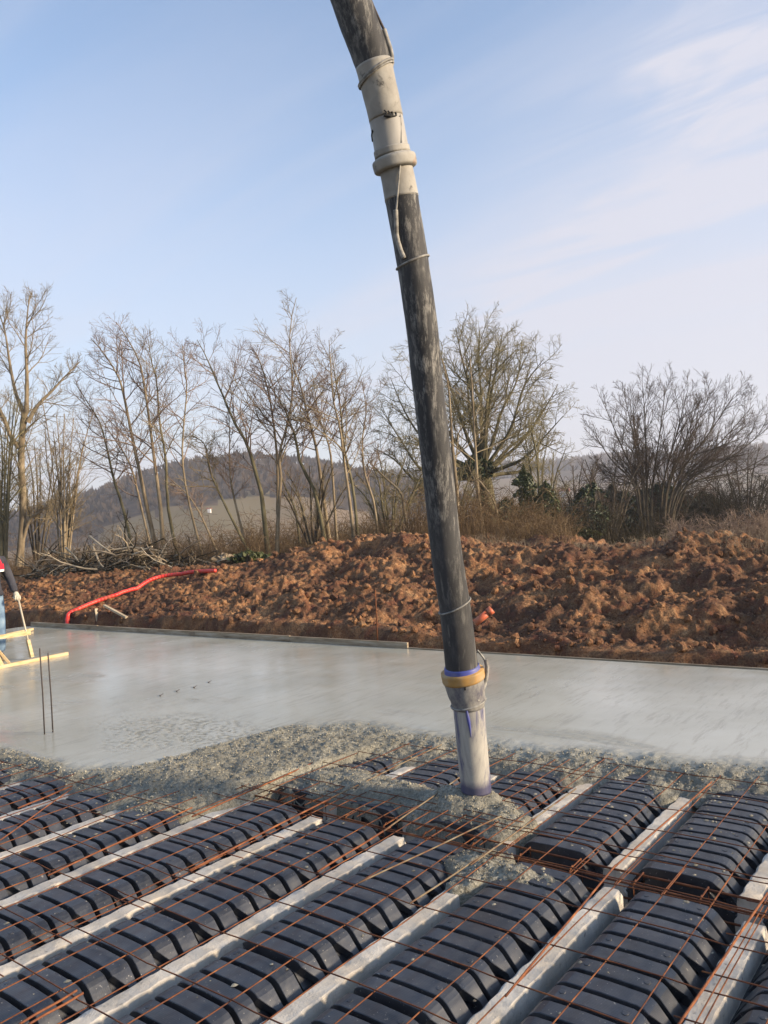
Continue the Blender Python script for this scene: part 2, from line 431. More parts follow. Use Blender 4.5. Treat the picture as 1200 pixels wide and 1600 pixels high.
    c = a.mixc(a.ramp(a.noise(12, 4, v), [(0.64, 0), (0.72, 0.8)]), c, (0.10, 0.095, 0.085)); a.color(c); MT['sleeve_pale'] = a.m
    a = Mat('slurry_coated_blue', 0.6, 0.4); v = a.vec()
    m1 = a.noise(6.5, 6, a.vec((1.6, 1.6, 0.35)), 0.7, 0.6)
    c = a.ramp(m1, [(0.36, (0.05, 0.056, 0.125)), (0.44, (0.13, 0.13, 0.18)), (0.52, (0.30, 0.29, 0.265)), (0.70, (0.43, 0.41, 0.36))])
    sp = a.node('ShaderNodeSeparateXYZ'); a.link(a.tc.outputs['Generated'], sp.inputs[0])
    c = a.mixc(a.ramp(a.math('ADD', sp.outputs[2], a.math('MULTIPLY', a.noise(12, 3, v), 0.12)), [(0.15, 0.9), (0.24, 0.0)]), c, (0.045, 0.045, 0.10))
    a.color(c); a.bump(m1, 0.5, 0.004); MT['sleeve_blue'] = a.m
    a = Mat('blue_rubber', 0.5, 0.5); a.color(a.ramp(a.noise(14, 3), [(0.4, (0.045, 0.06, 0.27)), (0.7, (0.10, 0.11, 0.25))])); MT['blue'] = a.m
    a = Mat('slurry_coated_sleeve', 0.75, 0.3); v = a.vec()
    c = a.ramp(a.noise(10, 5, a.vec((1, 1, 0.5)), 0.7), [(0.32, (0.07, 0.068, 0.095)), (0.48, (0.20, 0.195, 0.185)), (0.7, (0.34, 0.325, 0.29))]); a.color(c); a.bump(a.noise(45, 4, v), 0.5, 0.004); MT['sleeve_grey'] = a.m
    a = Mat('ochre_band', 0.6, 0.4); a.color(a.ramp(a.noise(9, 5), [(0.3, (0.17, 0.135, 0.075)), (0.5, (0.36, 0.205, 0.06)), (0.7, (0.34, 0.27, 0.165))])); MT['band'] = a.m
    a = Mat('slurried_cable', 0.7, 0.4); a.color(a.ramp(a.noise(30, 4), [(0.35, (0.13, 0.125, 0.115)), (0.6, (0.30, 0.29, 0.26))])); MT['cable'] = a.m
    # bark, twigs, leaves
    for nm, c1, c2, c3 in (('bark', (0.11, 0.085, 0.055), (0.22, 0.175, 0.115), (0.33, 0.275, 0.19)),
                           ('bark_dark', (0.035, 0.03, 0.023), (0.075, 0.062, 0.045), (0.14, 0.12, 0.085)),
                           ('bark_oak', (0.055, 0.05, 0.03), (0.12, 0.105, 0.062), (0.20, 0.18, 0.11))):
        a = Mat(nm, 0.95, 0.1); v = a.vec((1, 1, 0.35))
        a.color(a.ramp(a.noise(7, 5, v, 0.7), [(0.3, c1), (0.5, c2), (0.72, c3)])); a.bump(a.noise(40, 4, v), 0.7, 0.01); MT[nm] = a.m
    for nm, c1, c2 in (('twig_red', (0.15, 0.105, 0.082), (0.27, 0.205, 0.155)), ('twig_tan', (0.16, 0.125, 0.075), (0.28, 0.23, 0.145)),
                       ('twig_olive', (0.14, 0.122, 0.062), (0.27, 0.235, 0.135)), ('twig_dark', (0.06, 0.045, 0.036), (0.13, 0.098, 0.074)),
                       ('brush', (0.085, 0.055, 0.03), (0.20, 0.14, 0.08)), ('brush_dark', (0.022, 0.019, 0.013), (0.06, 0.05, 0.033))):
        a = Mat(nm, 0.95, 0.1); a.color(a.ramp(a.noise(2.5, 4), [(0.35, c1), (0.65, c2)])); MT[nm] = a.m
    for nm, c1, c2 in (('leaf_dark', (0.012, 0.022, 0.009), (0.045, 0.065, 0.022)), ('leaf_mid', (0.030, 0.042, 0.014), (0.085, 0.095, 0.03))):
        a = Mat(nm, 0.55, 0.4); a.color(a.ramp(a.noise(3.5, 4), [(0.35, c1), (0.65, c2)])); MT[nm] = a.m
    a = Mat('dead_wood', 0.9, 0.15); a.color(a.ramp(a.noise(4, 4, a.vec()), [(0.3, (0.10, 0.075, 0.05)), (0.5, (0.24, 0.19, 0.13)), (0.7, (0.42, 0.34, 0.24))])); MT['stick'] = a.m
    a = Mat('pale_dead_wood', 0.9, 0.15); a.color(a.ramp(a.noise(4, 4, a.vec()), [(0.3, (0.30, 0.24, 0.16)), (0.7, (0.55, 0.46, 0.33))])); MT['stick_pale'] = a.m
    a = Mat('new_timber', 0.75, 0.25); a.color(a.ramp(a.noise(6, 5, a.vec((5, 0.6, 5))), [(0.3, (0.36, 0.255, 0.125)), (0.5, (0.52, 0.39, 0.21)), (0.7, (0.40, 0.35, 0.27))])); MT['timber'] = a.m
    a = Mat('form_board', 0.85, 0.2); v = a.vec((0.5, 4, 4))
    c = a.ramp(a.noise(5, 5, v, 0.7), [(0.3, (0.15, 0.11, 0.07)), (0.5, (0.31, 0.245, 0.165)), (0.72, (0.45, 0.40, 0.32))]); a.color(c); MT['board'] = a.m
    a = Mat('red_conduit', 0.45, 0.45); a.color(a.mixc(a.ramp(a.noise(5, 5), [(0.5, 0.0), (0.7, 0.55)]), a.ramp(a.noise(7, 4), [(0.35, (0.55, 0.03, 0.022)), (0.7, (0.70, 0.06, 0.045))]), (0.25, 0.10, 0.05))); MT['conduit'] = a.m
    a = Mat('orange_pipe', 0.5, 0.4); a.color(a.ramp(a.noise(12, 4), [(0.4, (0.45, 0.10, 0.045)), (0.65, (0.32, 0.15, 0.09))])); MT['pipe'] = a.m
    # people
    a = Mat('red_cloth', 0.85, 0.2); a.color((0.62, 0.02, 0.04)); a.bump(a.noise(40, 3), 0.3, 0.01); MT['red_cloth'] = a.m
    a = Mat('charcoal_cloth', 0.9, 0.2); a.color(a.ramp(a.noise(8, 4), [(0.3, (0.028, 0.028, 0.035)), (0.7, (0.055, 0.055, 0.065))])); a.bump(a.noise(18, 3), 0.5, 0.02); MT['charcoal'] = a.m
    a = Mat('denim', 0.9, 0.2); a.color(a.ramp(a.noise(6, 5), [(0.3, (0.07, 0.12, 0.20)), (0.55, (0.17, 0.25, 0.34)), (0.75, (0.30, 0.36, 0.41))])); a.bump(a.noise(16, 3), 0.5, 0.02); MT['denim'] = a.m
    for nm, c, r in (('skin', (0.52, 0.29, 0.20), 0.55), ('hair', (0.035, 0.025, 0.02), 0.7), ('white_cloth', (0.75, 0.74, 0.72), 0.85),
                     ('glove', (0.50, 0.46, 0.36), 0.85), ('boot', (0.16, 0.13, 0.09), 0.7), ('black', (0.02, 0.02, 0.02), 0.7),
                     ('aluminium', (0.42, 0.37, 0.28), 0.4), ('eye', (0.03, 0.02, 0.015), 0.2), ('house_wall', (0.75, 0.72, 0.68), 0.9),
                     ('house_roof', (0.30, 0.12, 0.08), 0.9), ('block', (0.20, 0.19, 0.17), 0.9), ('leaf_litter', (0.20, 0.14, 0.07), 0.95)):
        a = Mat(nm, r, 0.3); a.color(c); MT[nm] = a.m
make_materials()

ORD = ['first', 'second', 'third', 'fourth', 'fifth', 'sixth', 'seventh', 'eighth', 'ninth', 'tenth', 'eleventh', 'twelfth', 'thirteenth', 'fourteenth']

def seen(p, margin=0.3):
    d = np.asarray(p, float)-CAMP
    z = d@FWD
    if z < 0.3: return False
    u, v = d@RIGHT/z*F_PX/600, d@UP/z*F_PX/800
    return abs(u) < 1+margin and abs(v) < 1+margin

# ------------------------------------------------------------------ the land
_px = [-300, 0, 100, 200, 330, 400, 450, 520, 600, 700, 800, 900, 1000, 1100, 1200, 1500]
_py = [922, 914, 904, 896, 892, 880, 863, 850, 846, 848, 853, 856, 852, 850, 852, 850]
_yc = [10.7, 10.8, 10.9, 11.0, 11.2, 11.5, 12.0, 12.4, 12.6, 12.6, 12.6, 12.6, 12.8, 13.0, 13.0, 13.0]
_cr = np.array([wall(a, b, c) for a, b, c in zip(_px, _py, _yc)])
def crest_y(x): return np.interp(x, _cr[:, 0], _yc)
def crest_z(x): return np.interp(x, _cr[:, 0], _cr[:, 2])
def bank_base(x, y):
    yc, zc = crest_y(x), crest_z(x)
    s = np.clip((y-8.45)/(yc-8.45), 0, 1)
    z0 = np.interp(x, [-30, -9, -5, 2], [0.32, 0.32, 0.16, 0.12])+0.10*fbm(x*0.9, y*0+3.0, 111, 4)
    z = z0+(zc-z0)*(0.80*s+0.20*sstep(0, 1, s))
    sh = 0.16*fbm(x*1.4, y*0+9.0, 113, 4)
    cut = sstep(8.22+sh*0.6, 8.48+sh, y)
    z = -0.28*(1-cut)+z*cut
    fall = np.interp(x, [-30, -14, -10, 0], [0.012, 0.015, 0.055, 0.075])
    back = np.maximum(y-yc, 0)
    return z-fall*back*(0.4+0.6*sstep(0, 4, back))
def land(x, y):                           # height of the country beyond the crest
    r = np.hypot(x, y)
    z = np.interp(x, [-30, -14, -10, 0], [0.45, 0.45, 0.1, -0.3])-0.02*np.maximum(y-14, 0)
    return np.where(r > 45, z-np.clip((r-45)*0.075, 0, 16), z)

def build_bank():
    xs = np.concatenate([np.arange(-34, -22, 0.12), np.arange(-22, 1.5, 0.024), np.arange(1.5, 8, 0.15)])
    ys = np.concatenate([np.arange(8.09, 13.6, 0.023), np.arange(13.6, 20, 0.2)])
    X, Y = np.meshgrid(xs, ys, indexing='ij')
    Z = bank_base(X, Y)
    w = sstep(8.3, 9.3, Y)*(1-0.55*sstep(-9, -14, X))
    wx, wy = X+0.25*fbm(X*1.7, Y*1.7, 101, 3), Y+0.25*fbm(X*1.7, Y*1.7, 102, 3)      # warped, so that no lump is round
    fx, fy = X+0.07*fbm(X*6, Y*6, 103, 3), Y+0.07*fbm(X*6, Y*6, 104, 3)
    Z += w*0.22*fbm(wx*0.8, wy*1.0, 3, 4)+w*0.15*fbm(wx*2.3, wy*2.6, 8, 4)
    dens = sstep(-0.1, 0.5, fbm(X*0.8, Y*0.9, 21, 3))
    big = sstep(0.05, 0.5, fbm(X*0.55, Y*0.7, 22, 3))
    k = sstep(8.25, 8.9, Y)
    Z += k*w*(0.17*clods(wx*1.9, wy*1.9, 31)*big-0.03)
    Z += k*(0.075*clods(fx*5.1, fy*5.1, 41)*dens*(0.15+0.85*big)+0.045*clods(fx*10.5, fy*10.5, 51)*dens-0.05)
    Z += k*(0.055*(1-2*np.abs(fbm(fx*3.7, fy*3.7, 5, 4)))+0.034*(1-2*np.abs(fbm(fx*9, fy*9, 7, 4)))+0.045*fbm(fx*14, fy*14, 6, 3, 0.6)+0.026*clods(fx*21, fy*21, 57)*dens)
    Z[:, -8:] -= np.linspace(0, 0.5, 8)[None, :]
    V, q = grid(xs, ys, Z)
    o = obj('clay_bank', mesh('clay_bank', V, q), MT['clay'])
    tag(o, 'rough orange clay bank of spoil heaped behind the concrete slab', 'bank', kind='structure')
    # loose clods lying on it
    base = []
    for k in range(5):
        me = bpy.data.meshes.new('t')
        import bmesh
        bm = bmesh.new(); bmesh.ops.create_icosphere(bm, subdivisions=1, radius=1.0)
        v = np.array([p.co[:] for p in bm.verts]); f = np.array([[p.index for p in t.verts] for t in bm.faces]); bm.free(); bpy.data.meshes.remove(me)
        d = RNG.normal(size=(7, 3)); d /= np.linalg.norm(d, axis=1, keepdims=True)
        cut = 0.62+0.3*RNG.random(7)
        s = np.ones(len(v))
        for dd, c in zip(d, cut): s = np.minimum(s, np.where(v@dd > 0.05, c/np.maximum(v@dd, 0.05), 9))
        s *= 1+0.10*fbm(v[:, 0]*3+k*7, v[:, 1]*3+v[:, 2]*2.1, k, 3)
        base.append((v*s[:, None], f))
    n = 7000
    x = RNG.uniform(-21, 1.2, n); y = 8.4+RNG.random(n)**1.15*(crest_y(x)-8.0)
    sz = 0.011+0.075*RNG.random(n)**9
    far = np.hypot(x, y); keep = sz*900/far > 1.0
    x, y, sz = x[keep], y[keep], sz[keep]
    mb = MB()
    ix = np.clip(np.searchsorted(xs, x), 0, len(xs)-1); iy = np.clip(np.searchsorted(ys, y), 0, len(ys)-1)
    for i in range(len(x)):
        v, f = base[i % 5]
        a = RNG.uniform(0, 6.28, 3); Rm = np.array((Matrix.Rotation(a[0], 3, 'Z')@Matrix.Rotation(a[1], 3, 'X')))
        mb.add((v*sz[i]*RNG.uniform(0.7, 1.2, 3))@Rm.T+np.array([x[i], y[i], Z[ix[i], iy[i]]+sz[i]*0.25]), f)
    o = obj('clay_clods', mb.mesh('clay_clods', False), MT['clay'])
    tag(o, 'loose orange clay clods and stones lying over the bank', 'clods', kind='stuff')
    return lambda a, b: float(Z[min(np.searchsorted(xs, a), len(xs)-1), min(np.searchsorted(ys, b), len(ys)-1)])
bank_z = build_bank()

def build_ground():
    rs = np.concatenate([[0.0], np.geomspace(2, 6000, 120)]); th = np.linspace(0, 2*math.pi, 181)
    R_, T_ = np.meshgrid(rs, th, indexing='ij')
    X, Y = R_*np.cos(T_), R_*np.sin(T_)
    Z = land(X, Y)+0.12*fbm(X*0.3, Y*0.3, 2, 3)
    near = (Y < 15.5)*1.0
    Z = np.where(Y < 15.5, np.minimum(Z, -0.75), Z)
    nr, nt = len(rs), len(th)
    i, j = np.meshgrid(np.arange(nr-1), np.arange(nt-1), indexing='ij')
    q = np.stack([i*nt+j, (i+1)*nt+j, (i+1)*nt+j+1, i*nt+j+1], -1).reshape(-1, 4)
    o = obj('ground', mesh('ground', np.stack([X, Y, Z], -1), q), MT['grass'])
    tag(o, 'rough winter ground under the trees', 'ground', kind='structure')
build_ground()

def hill(name, pxs, pys, r0, rr, r1, zb, trees, seed, fieldline, label):
    cols = np.linspace(pxs[0], pxs[-1], 150)
    rows = np.linspace(0, 1, 46)
    V = np.zeros((150, 46, 3)); split = np.zeros((150, 46))
    ridge = np.interp(cols, pxs, pys)
    for i, c in enumerate(cols):
        d = ray(c, 820); a = d[:2]/np.linalg.norm(d[:2])
        top = wall_at(c, ridge[i]+7, rr)
        for j, t in enumerate(rows):
            r = r0+(r1-r0)*t
            k = sstep(r0, rr, r)**0.8 if r < rr else 1-0.8*sstep(rr, r1, r)
            V[i, j] = (a[0]*r, a[1]*r, zb+(top-zb)*k)
    V[..., 2] += rr*0.008*fbm(V[..., 0]*12/rr, V[..., 1]*12/rr, seed, 4)
    q = np.stack(np.meshgrid(np.arange(149), np.arange(45), indexing='ij'), -1).reshape(-1, 2)
    F4 = np.stack([q[:, 0]*46+q[:, 1], (q[:, 0]+1)*46+q[:, 1], (q[:, 0]+1)*46+q[:, 1]+1, q[:, 0]*46+q[:, 1]+1], -1)
    me = mesh(name, V, F4)
    me.materials.append(MT['wood_far']); me.materials.append(MT['field'])
    frac = q[:, 1]/45+0.07*fbm(q[:, 0]*0.09, q[:, 1]*0.2, seed+3, 3)
    me.polygons.foreach_set('material_index', (frac < fieldline).astype(np.int32))
    o = obj(name, me); tag(o, label, 'hill', kind='structure')
    # the leafless wood on it
    n = trees
    ci = RNG.uniform(0, 148.9, n); tj = RNG.uniform(fieldline*45+1, (rr-r0)/(r1-r0)*45+4, n)
    i0, j0 = ci.astype(int), tj.astype(int)
    fi, fj = (ci-i0)[:, None], (tj-j0)[:, None]
    Pz = V[i0, j0]*(1-fi)*(1-fj)+V[i0+1, j0]*fi*(1-fj)+V[i0, j0+1]*(1-fi)*fj+V[i0+1, j0+1]*fi*fj
    k = 12; sc_ = rr*0.011
    H = sc_*(0.7+0.6*RNG.random(n))
    a = RNG.uniform(0, 6.28, (n, k)); sp = RNG.random((n, k))**0.6
    tip = Pz[:, None, :]+np.stack([np.cos(a)*sp*H[:, None]*0.42, np.sin(a)*sp*H[:, None]*0.42, H[:, None]*(0.5+0.5*(1-sp*0.6))*RNG.uniform(0.75, 1.05, (n, k))], -1)
    bs = Pz[:, None, :]+(tip-Pz[:, None, :])*0.12
    side = np.stack([-np.sin(a), np.cos(a), np.zeros_like(a)], -1)*(H*0.05)[:, None, None]
    rt = np.array([_r[0], _r[1], 0])*(H*0.055)[:, None, None]
    md = (bs+tip)/2
    VV = np.stack([bs, md-rt*1.6+side*0.5, tip, md+rt*1.6-side*0.5], 2).reshape(-1, 3)
    f = np.arange(len(VV)).reshape(-1, 4)
    o = obj('leafless_wood', mesh('leafless_wood', VV, f, False), MT['wood_far'])
    tag(o, label.replace('hill', 'hillside')+', its leafless wood', 'wood', kind='stuff')

def wall_at(px, py, r):
    d = ray(px, py); return EYE+d[2]*r/np.hypot(d[0], d[1])

hill('hill', [-500, -200, 0, 120, 200, 260, 320, 380, 450, 520, 600, 680, 760, 850], [835, 830, 812, 782, 752, 732, 719, 716, 720, 728, 742, 762, 785, 810],
     170, 430, 640, -14, 2600, 5, 0.24, 'grey brown rounded hill seen between the saplings')
hill('hill', [300, 450, 600, 700, 800, 880, 960, 1060, 1130, 1200, 1350, 1700], [760, 750, 742, 734, 728, 722, 714, 716, 706, 702, 700, 720],
     300, 900, 1300, -26, 2600, 9, 0.34, 'long pale hill on the horizon behind the dark hedge')

def house(px, py, d, w, h, rz, label):
    p = at(px, py, d)
    e = empty('house', p, (0, 0, rz)); tag(e, label, 'house', 'far houses below the hill')
    mb = MB(); mb.box((-w/2, -w*0.35, -0.7), (w/2, w*0.35, h)); obj('wall', mb.mesh('wall', False), MT['house_wall'], e)
    mb = MB(); mb.add([[-w/2-.3, -w*.4, h], [w/2+.3, -w*.4, h], [w/2+.3, w*.4, h], [-w/2-.3, w*.4, h], [-w/2-.3, 0, h+w*.3], [w/2+.3, 0, h+w*.3]],
                      [[0, 1, 5, 4], [2, 3, 4, 5], [3, 2, 1, 0]], [[0, 4, 3], [1, 2, 5]])
    obj('roof', mb.mesh('roof', False), MT['house_roof'], e)
house(327, 797, 190, 0.75, 0.3, 0.5, 'tiny white house far away low on the grey hill')
house(881, 773, 280, 3.5, 1.2, 0.2, 'tiny red roofed house in the valley beside the dark hedge')

# ------------------------------------------------------------------ the floor being poured
JX = [-5.102+0.6*i for i in range(-3, 10)]            # joist centre lines in front of the trench
TR0, TR1 = 3.41, 3.585                                 # the trench of the ring beam
KOFF = -0.068
ZTOP = 0.10                                            # finished slab

def joist_mesh(y0, y1, seed):
    n = int((y1-y0)/0.022)+1
    ys = np.linspace(y0, y1, n)
    prof = np.array([(-0.060, -0.155), (-0.060, -0.10), (-0.047, -0.082), (-0.045, -0.03), (-0.042, -0.005), (-0.034, 0.0), (0.0, 0.001), (0.035, 0.0), (0.041, -0.004), (0.046, -0.03), (0.048, -0.082), (0.060, -0.10), (0.060, -0.155)])
    k = len(prof)
    V = np.zeros((n, k, 3))
    V[..., 0] = prof[None, :, 0]; V[..., 1] = ys[:, None]; V[..., 2] = prof[None, :, 1]
    wave = np.sin(ys*2*math.pi/0.118+seed)+0.7*fbm(ys*5, ys*0+seed, seed, 3)
    V[:, 3:6, 0] += (wave*0.0035)[:, None]; V[:, 7:10, 0] += 0.003*fbm(ys*9, ys*0, seed+4, 3)[:, None]
    V[:, 4:9, 2] += (0.004*fbm(ys*8, ys*0, seed+9, 4)+0.0022*np.sin(ys*2*math.pi/0.118+seed+1))[:, None]
    V[:, :, 0] += 0.003*fbm(ys[:, None]*14, np.arange(k)[None, :]*1.0, seed+2, 2)
    e = V[0]; e[:, 1] -= 0.012*RNG.random(k); e = V[-1]; e[:, 1] += 0.02*RNG.random(k)-0.004
    i, j = np.meshgrid(np.arange(n-1), np.arange(k), indexing='ij'); j2 = (j+1) % k
    q = np.stack([i*k+j, i*k+j2, (i+1)*k+j2, (i+1)*k+j], -1).reshape(-1, 4)
    me = mesh('joist', V, [q, np.array([list(range(k)), [(n-1)*k+t for t in range(k)][::-1]])], True)
    me.set_sharp_from_angle(angle=math.radians(24)); return me

jn = 0
JV = [i for i, x in enumerate(JX) if seen((x, 3.3, 0), 0.3) or seen((x, 1.5, 0), 0.3)]
for i in JV:
    x = JX[i]
    y1 = TR0-0.012+0.02*random.random()
    rank = len([k for k in JV if JX[k] >= x])
    o = obj('concrete_joist', joist_mesh(-0.35, y1, 3*i+1), MT['joist'], None, (x, 0, 0))
    tag(o, 'whitish precast concrete joist in front of the trench, %s counted from the right' % ORD[rank-1], 'joist', 'joists in front of the trench')
KV = [i for i, x in enumerate(JX) if -4.2 < x < 0.6]
for i in KV:
    x = JX[i]+KOFF
    rank = len([k for k in KV if JX[k] >= JX[i]])
    o = obj('concrete_joist', joist_mesh(TR1+0.0+0.02*random.random(), 6.3, 5*i+2), MT['joist'], None, (x, 0, 0))
    tag(o, 'whitish precast joist running from the trench under the wet slab, %s from the right' % ORD[rank-1], 'joist', 'joists beyond the trench')

# ribbed plastic forms
PITCH_Y, NR = 0.1025, 12
PROF = np.array([(-0.252, -0.085), (-0.240, -0.062), (-0.212, -0.022), (-0.168, 0.030), (-0.152, 0.042), (-0.128, 0.0485), (0, 0.052), (0.128, 0.0485), (0.152, 0.042), (0.168, 0.030), (0.212, -0.022), (0.240, -0.062), (0.252, -0.085)])
PROF[:, 1] -= 0.010
PN = np.gradient(PROF, axis=0); PN = np.stack([-PN[:, 1], PN[:, 0]], 1); PN /= np.linalg.norm(PN, axis=1, keepdims=True)
def rib_mesh(notch, boss):
    k = len(PROF); mb = MB()
    w = np.full(k, 0.0402)
    lo, hi = -w.copy(), w.copy()
    if notch:
        for t in (1, 2, 10, 11): lo[t] = 0.002
    V = []
    for t in range(k):
        p, n = PROF[t], PN[t]
        for yy, dn in ((lo[t], -0.046), (lo[t]+0.001, -0.0022), (lo[t]+0.0032, 0.0), (hi[t]-0.0032, 0.0), (hi[t]-0.001, -0.0022), (hi[t], -0.046)):
            s = 0.7+0.3*(abs(p[0]) < 0.2)
            V.append((p[0]+n[0]*dn*s, yy, p[1]+n[1]*dn*s))
    i, j = np.meshgrid(np.arange(k-1), np.arange(5), indexing='ij')
    q = np.stack([i*6+j, i*6+j+1, (i+1)*6+j+1, (i+1)*6+j], -1).reshape(-1, 4)
    mb.add(V, q)
    if boss:
        for bx in (-0.112, 0.112):
            a = np.arange(10)*math.pi/5
            ring = lambda r, z: np.stack([bx+r*np.cos(a), r*np.sin(a)*1.05, np.full(10, z)], 1)
            zt = 0.0375
            zt = 0.039; VV = np.concatenate([ring(0.013, zt-0.003), ring(0.012, zt+0.0015), ring(0.009, zt+0.0022), ring(0.004, zt+0.0022)])
            i, j = np.meshgrid(np.arange(3), np.arange(10), indexing='ij'); j2 = (j+1) % 10
            mb.add(VV, np.stack([i*10+j, i*10+j2, (i+1)*10+j2, (i+1)*10+j], -1).reshape(-1, 4), [list(range(30, 40))])
    me = mb.mesh('rib'); me.materials.append(MT['plastic'])
    me.set_sharp_from_angle(angle=math.radians(12)); return me
RIB = [rib_mesh(True, False), rib_mesh(False, True)]
L = PITCH_Y*NR
def shell_mesh():
    mb = MB(); k = len(PROF)
    P2 = PROF+PN*np.array([-0.044 if abs(p[0]) < 0.23 else -0.008 for p in PROF])[:, None]
    ys = (0.004, L-0.004)
    V = [(p[0], y, p[1]) for y in ys for p in P2]
    mb.add(V, [[i, i+1, k+i+1, k+i] for i in range(k-1)], )
    for y in ys:                                            # closed end plates
        mb.add([(p[0], y, p[1]) for p in P2]+[(0.235, y, -0.17), (-0.235, y, -0.17)], [list(range(k+2))])
    for s in (-1, 1):                                       # resting flange
        mb.box((min(s*0.225, s*0.258), 0.002, -0.094), (max(s*0.225, s*0.258), L-0.002, -0.0865))
    me = mb.mesh('floor_form', False); me.materials.append(MT['plastic']); return me
SHELL = shell_mesh()
def form(x, y, label, group):
    o = obj('floor_form', SHELL, None, None, (x, y, 0)); tag(o, label, 'floor form', group)
    o.rotation_euler.z = random.uniform(-0.004, 0.004)
    o.location.z = random.uniform(-0.003, 0.003)
    for r in range(NR):
        c = bpy.data.objects.new('rib', RIB[r % 2]); sc.collection.objects.link(c); c.parent = o
        c.location = (0, (r+0.5)*PITCH_Y, random.uniform(-0.0012, 0.0012))
        c.rotation_euler.z = random.uniform(-0.006, 0.006)
rows = [('touching the trench', TR0-0.02-L), ('one row back from the trench', TR0-0.04-2*L), ('two rows back from the trench', TR0-0.06-3*L)]
for rn, y0 in rows:
    for b in range(len(JX)-2, -1, -1):
        x = (JX[b]+JX[b+1])/2
        if not any(seen((x+dx, y0+t*L, 0), 0.12) for t in (0, 0.5, 1) for dx in (-.25, .25)): continue
        if x < -4.2 and y0+L > 3 and x < -6.6: continue
        form(x, y0, 'black ribbed form %s, in the %s bay from the right' % (rn, ORD[len(JX)-2-b]), 'forms in front of the trench')
for b in range(len(JX)-2, -1, -1):
    x = (JX[b]+JX[b+1])/2+KOFF
    if not -4.1 < x < 0.4: continue
    form(x, TR1+0.015, 'black ribbed floor form just beyond the trench, in the %s bay from the right' % ORD[len(JX)-2-b], 'forms beyond the trench')
    if x > -2.2:
        form(x, TR1+0.03+L, 'black ribbed form mostly buried by the wet slab, in the %s bay from the right' % ORD[len(JX)-2-b], 'forms running under the slab')

mb = MB(); mb.box((-7.5, TR0-0.05, -0.9), (2.5, TR1+0.05, -0.175))
tag(obj('footing_wall', mb.mesh('footing_wall', False), MT['block']), 'grey block footing wall under the ring beam trench', 'wall', kind='structure')

# rusty reinforcement lying on the forms
def bar(name, pts, r, mat, parent=None, k=6):
    mb = MB(); mb.tube(pts, r, k); return obj(name, mb.mesh(name), MT[mat], parent)
def surf(x, y):                                            # height the mesh rests at
    joists = JX if y < 3.5 else [a+KOFF for a in JX]
    d = min(abs(x-a) for a in joists)
    return 0.0635-0.018*max(0.0, 1-d/0.12)
def sheet(label, x0, x1, y0, y1, xo, yo, zo, seed):
    e = empty('welded_mesh', ((x0+x1)/2, y0, 0.06)); tag(e, label, 'rebar mesh', 'welded mesh sheets')
    o0 = np.array([(x0+x1)/2, y0, 0.06])
    rg = np.random.default_rng(seed)
    sag = lambda X, Y: 0.010*fbm(np.asarray(X)*1.4+seed, np.asarray(Y)*1.4, seed, 2)
    for x in np.arange(xo, x1+1e-6, 0.2):
        if x < x0: continue
        ys = np.arange(y0, y1+0.04, 0.15); xx = x+0.004*np.sin(ys*2+x*9)+rg.normal(0, 0.004)
        z = np.array([surf(x, b) for b in ys])*0.0+0.0645+zo+sag(np.full_like(ys, x), ys)
        bar('wire', np.stack([xx+0*ys, ys, z], 1)-o0, 0.0027, 'rust', e)
    for y in np.arange(yo, y1+1e-6, 0.3):
        if y < y0: continue
        xs = np.arange(x0, x1+0.04, 0.1)
        z = np.array([surf(a, y) for a in xs])*0.35+0.0645*0.65+0.007+zo+sag(xs, np.full_like(xs, y))
        yy = y+0.006*np.sin(xs*1.7+y*5)+rg.normal(0, 0.006)+rg.normal(0, 0.004)*xs
        bar('wire', np.stack([xs, yy, z], 1)-o0, 0.0027, 'rust', e)
sheet('rusty mesh sheet over the middle forms in front of the trench', -3.42, -0.55, 0.5, 3.68, -3.245+0.0, 0.63, 0.0, 1)
sheet('rusty mesh sheet on the forms at the lower left, ending under concrete', -6.4, -3.12, 0.5, 3.55, -6.28, 0.55, 0.006, 2)
sheet('rusty mesh sheet at the bottom right corner', -0.93, 0.9, 0.5, 3.66, -0.92+0.05, 0.72, 0.012, 3)
sheet('rusty mesh sheet beyond the trench, right of the hose', -2.45, 0.6, 3.30, 5.6, -2.44, 3.36, 0.008, 4)
sheet('rusty mesh sheet beyond the trench, half buried left of the hose', -4.6, -2.12, 3.36, 5.6, -4.55, 3.42, 0.012, 5)

def lay(p, q, z=0.083, r=0.0052, mat='rust_bar', label='', sag=0.0012):
    a, b = on(*p, z), on(*q, z)
    n = 14; t = np.linspace(0, 1, n)[:, None]
    P = a+(b-a)*t; P[:, 2] += sag*np.sin(t[:, 0]*9+a[0]*5)
    o = bar('rebar', P-a, r, mat); o.location = a
    tag(o, label, 'rebar', 'loose rebars on the mesh')
lay((1058, 1605), (1199, 1395), label='orange rusty rebar along the joist at the lower right edge')
lay((790, 1556), (962, 1352), label='rusty rebar along the joist in front of the trench below the hose', r=0.0045)
lay((957, 1357), (1112, 1222), label='rusty rebar lying along a joist beyond the trench', r=0.0045)
lay((300, 1276), (507, 1184), label='rusty rebar disappearing into the wet heap, the one farther left', mat='rust_bar')
lay((296, 1360), (517, 1247), label='orange rebar crossing the trench left of the hose, lower part')
lay((517, 1247), (690, 1163), label='rebar smeared with slurry, beside the wet heap left of the hose', mat='bar_wet', z=0.10, r=0.0042)
lay((496, 1362), (610, 1292), label='orange rebar reaching the wet heap below the hose from the left')
lay((600, 1298), (722, 1212), label='slurry coated rebar passing just left of the hose end', mat='bar_wet', z=0.12, r=0.0042)
lay((640, 1412), (785, 1316), label='pale slurry coated rebar crossing the trench below the hose', mat='bar_wet', z=0.09, r=0.0042)
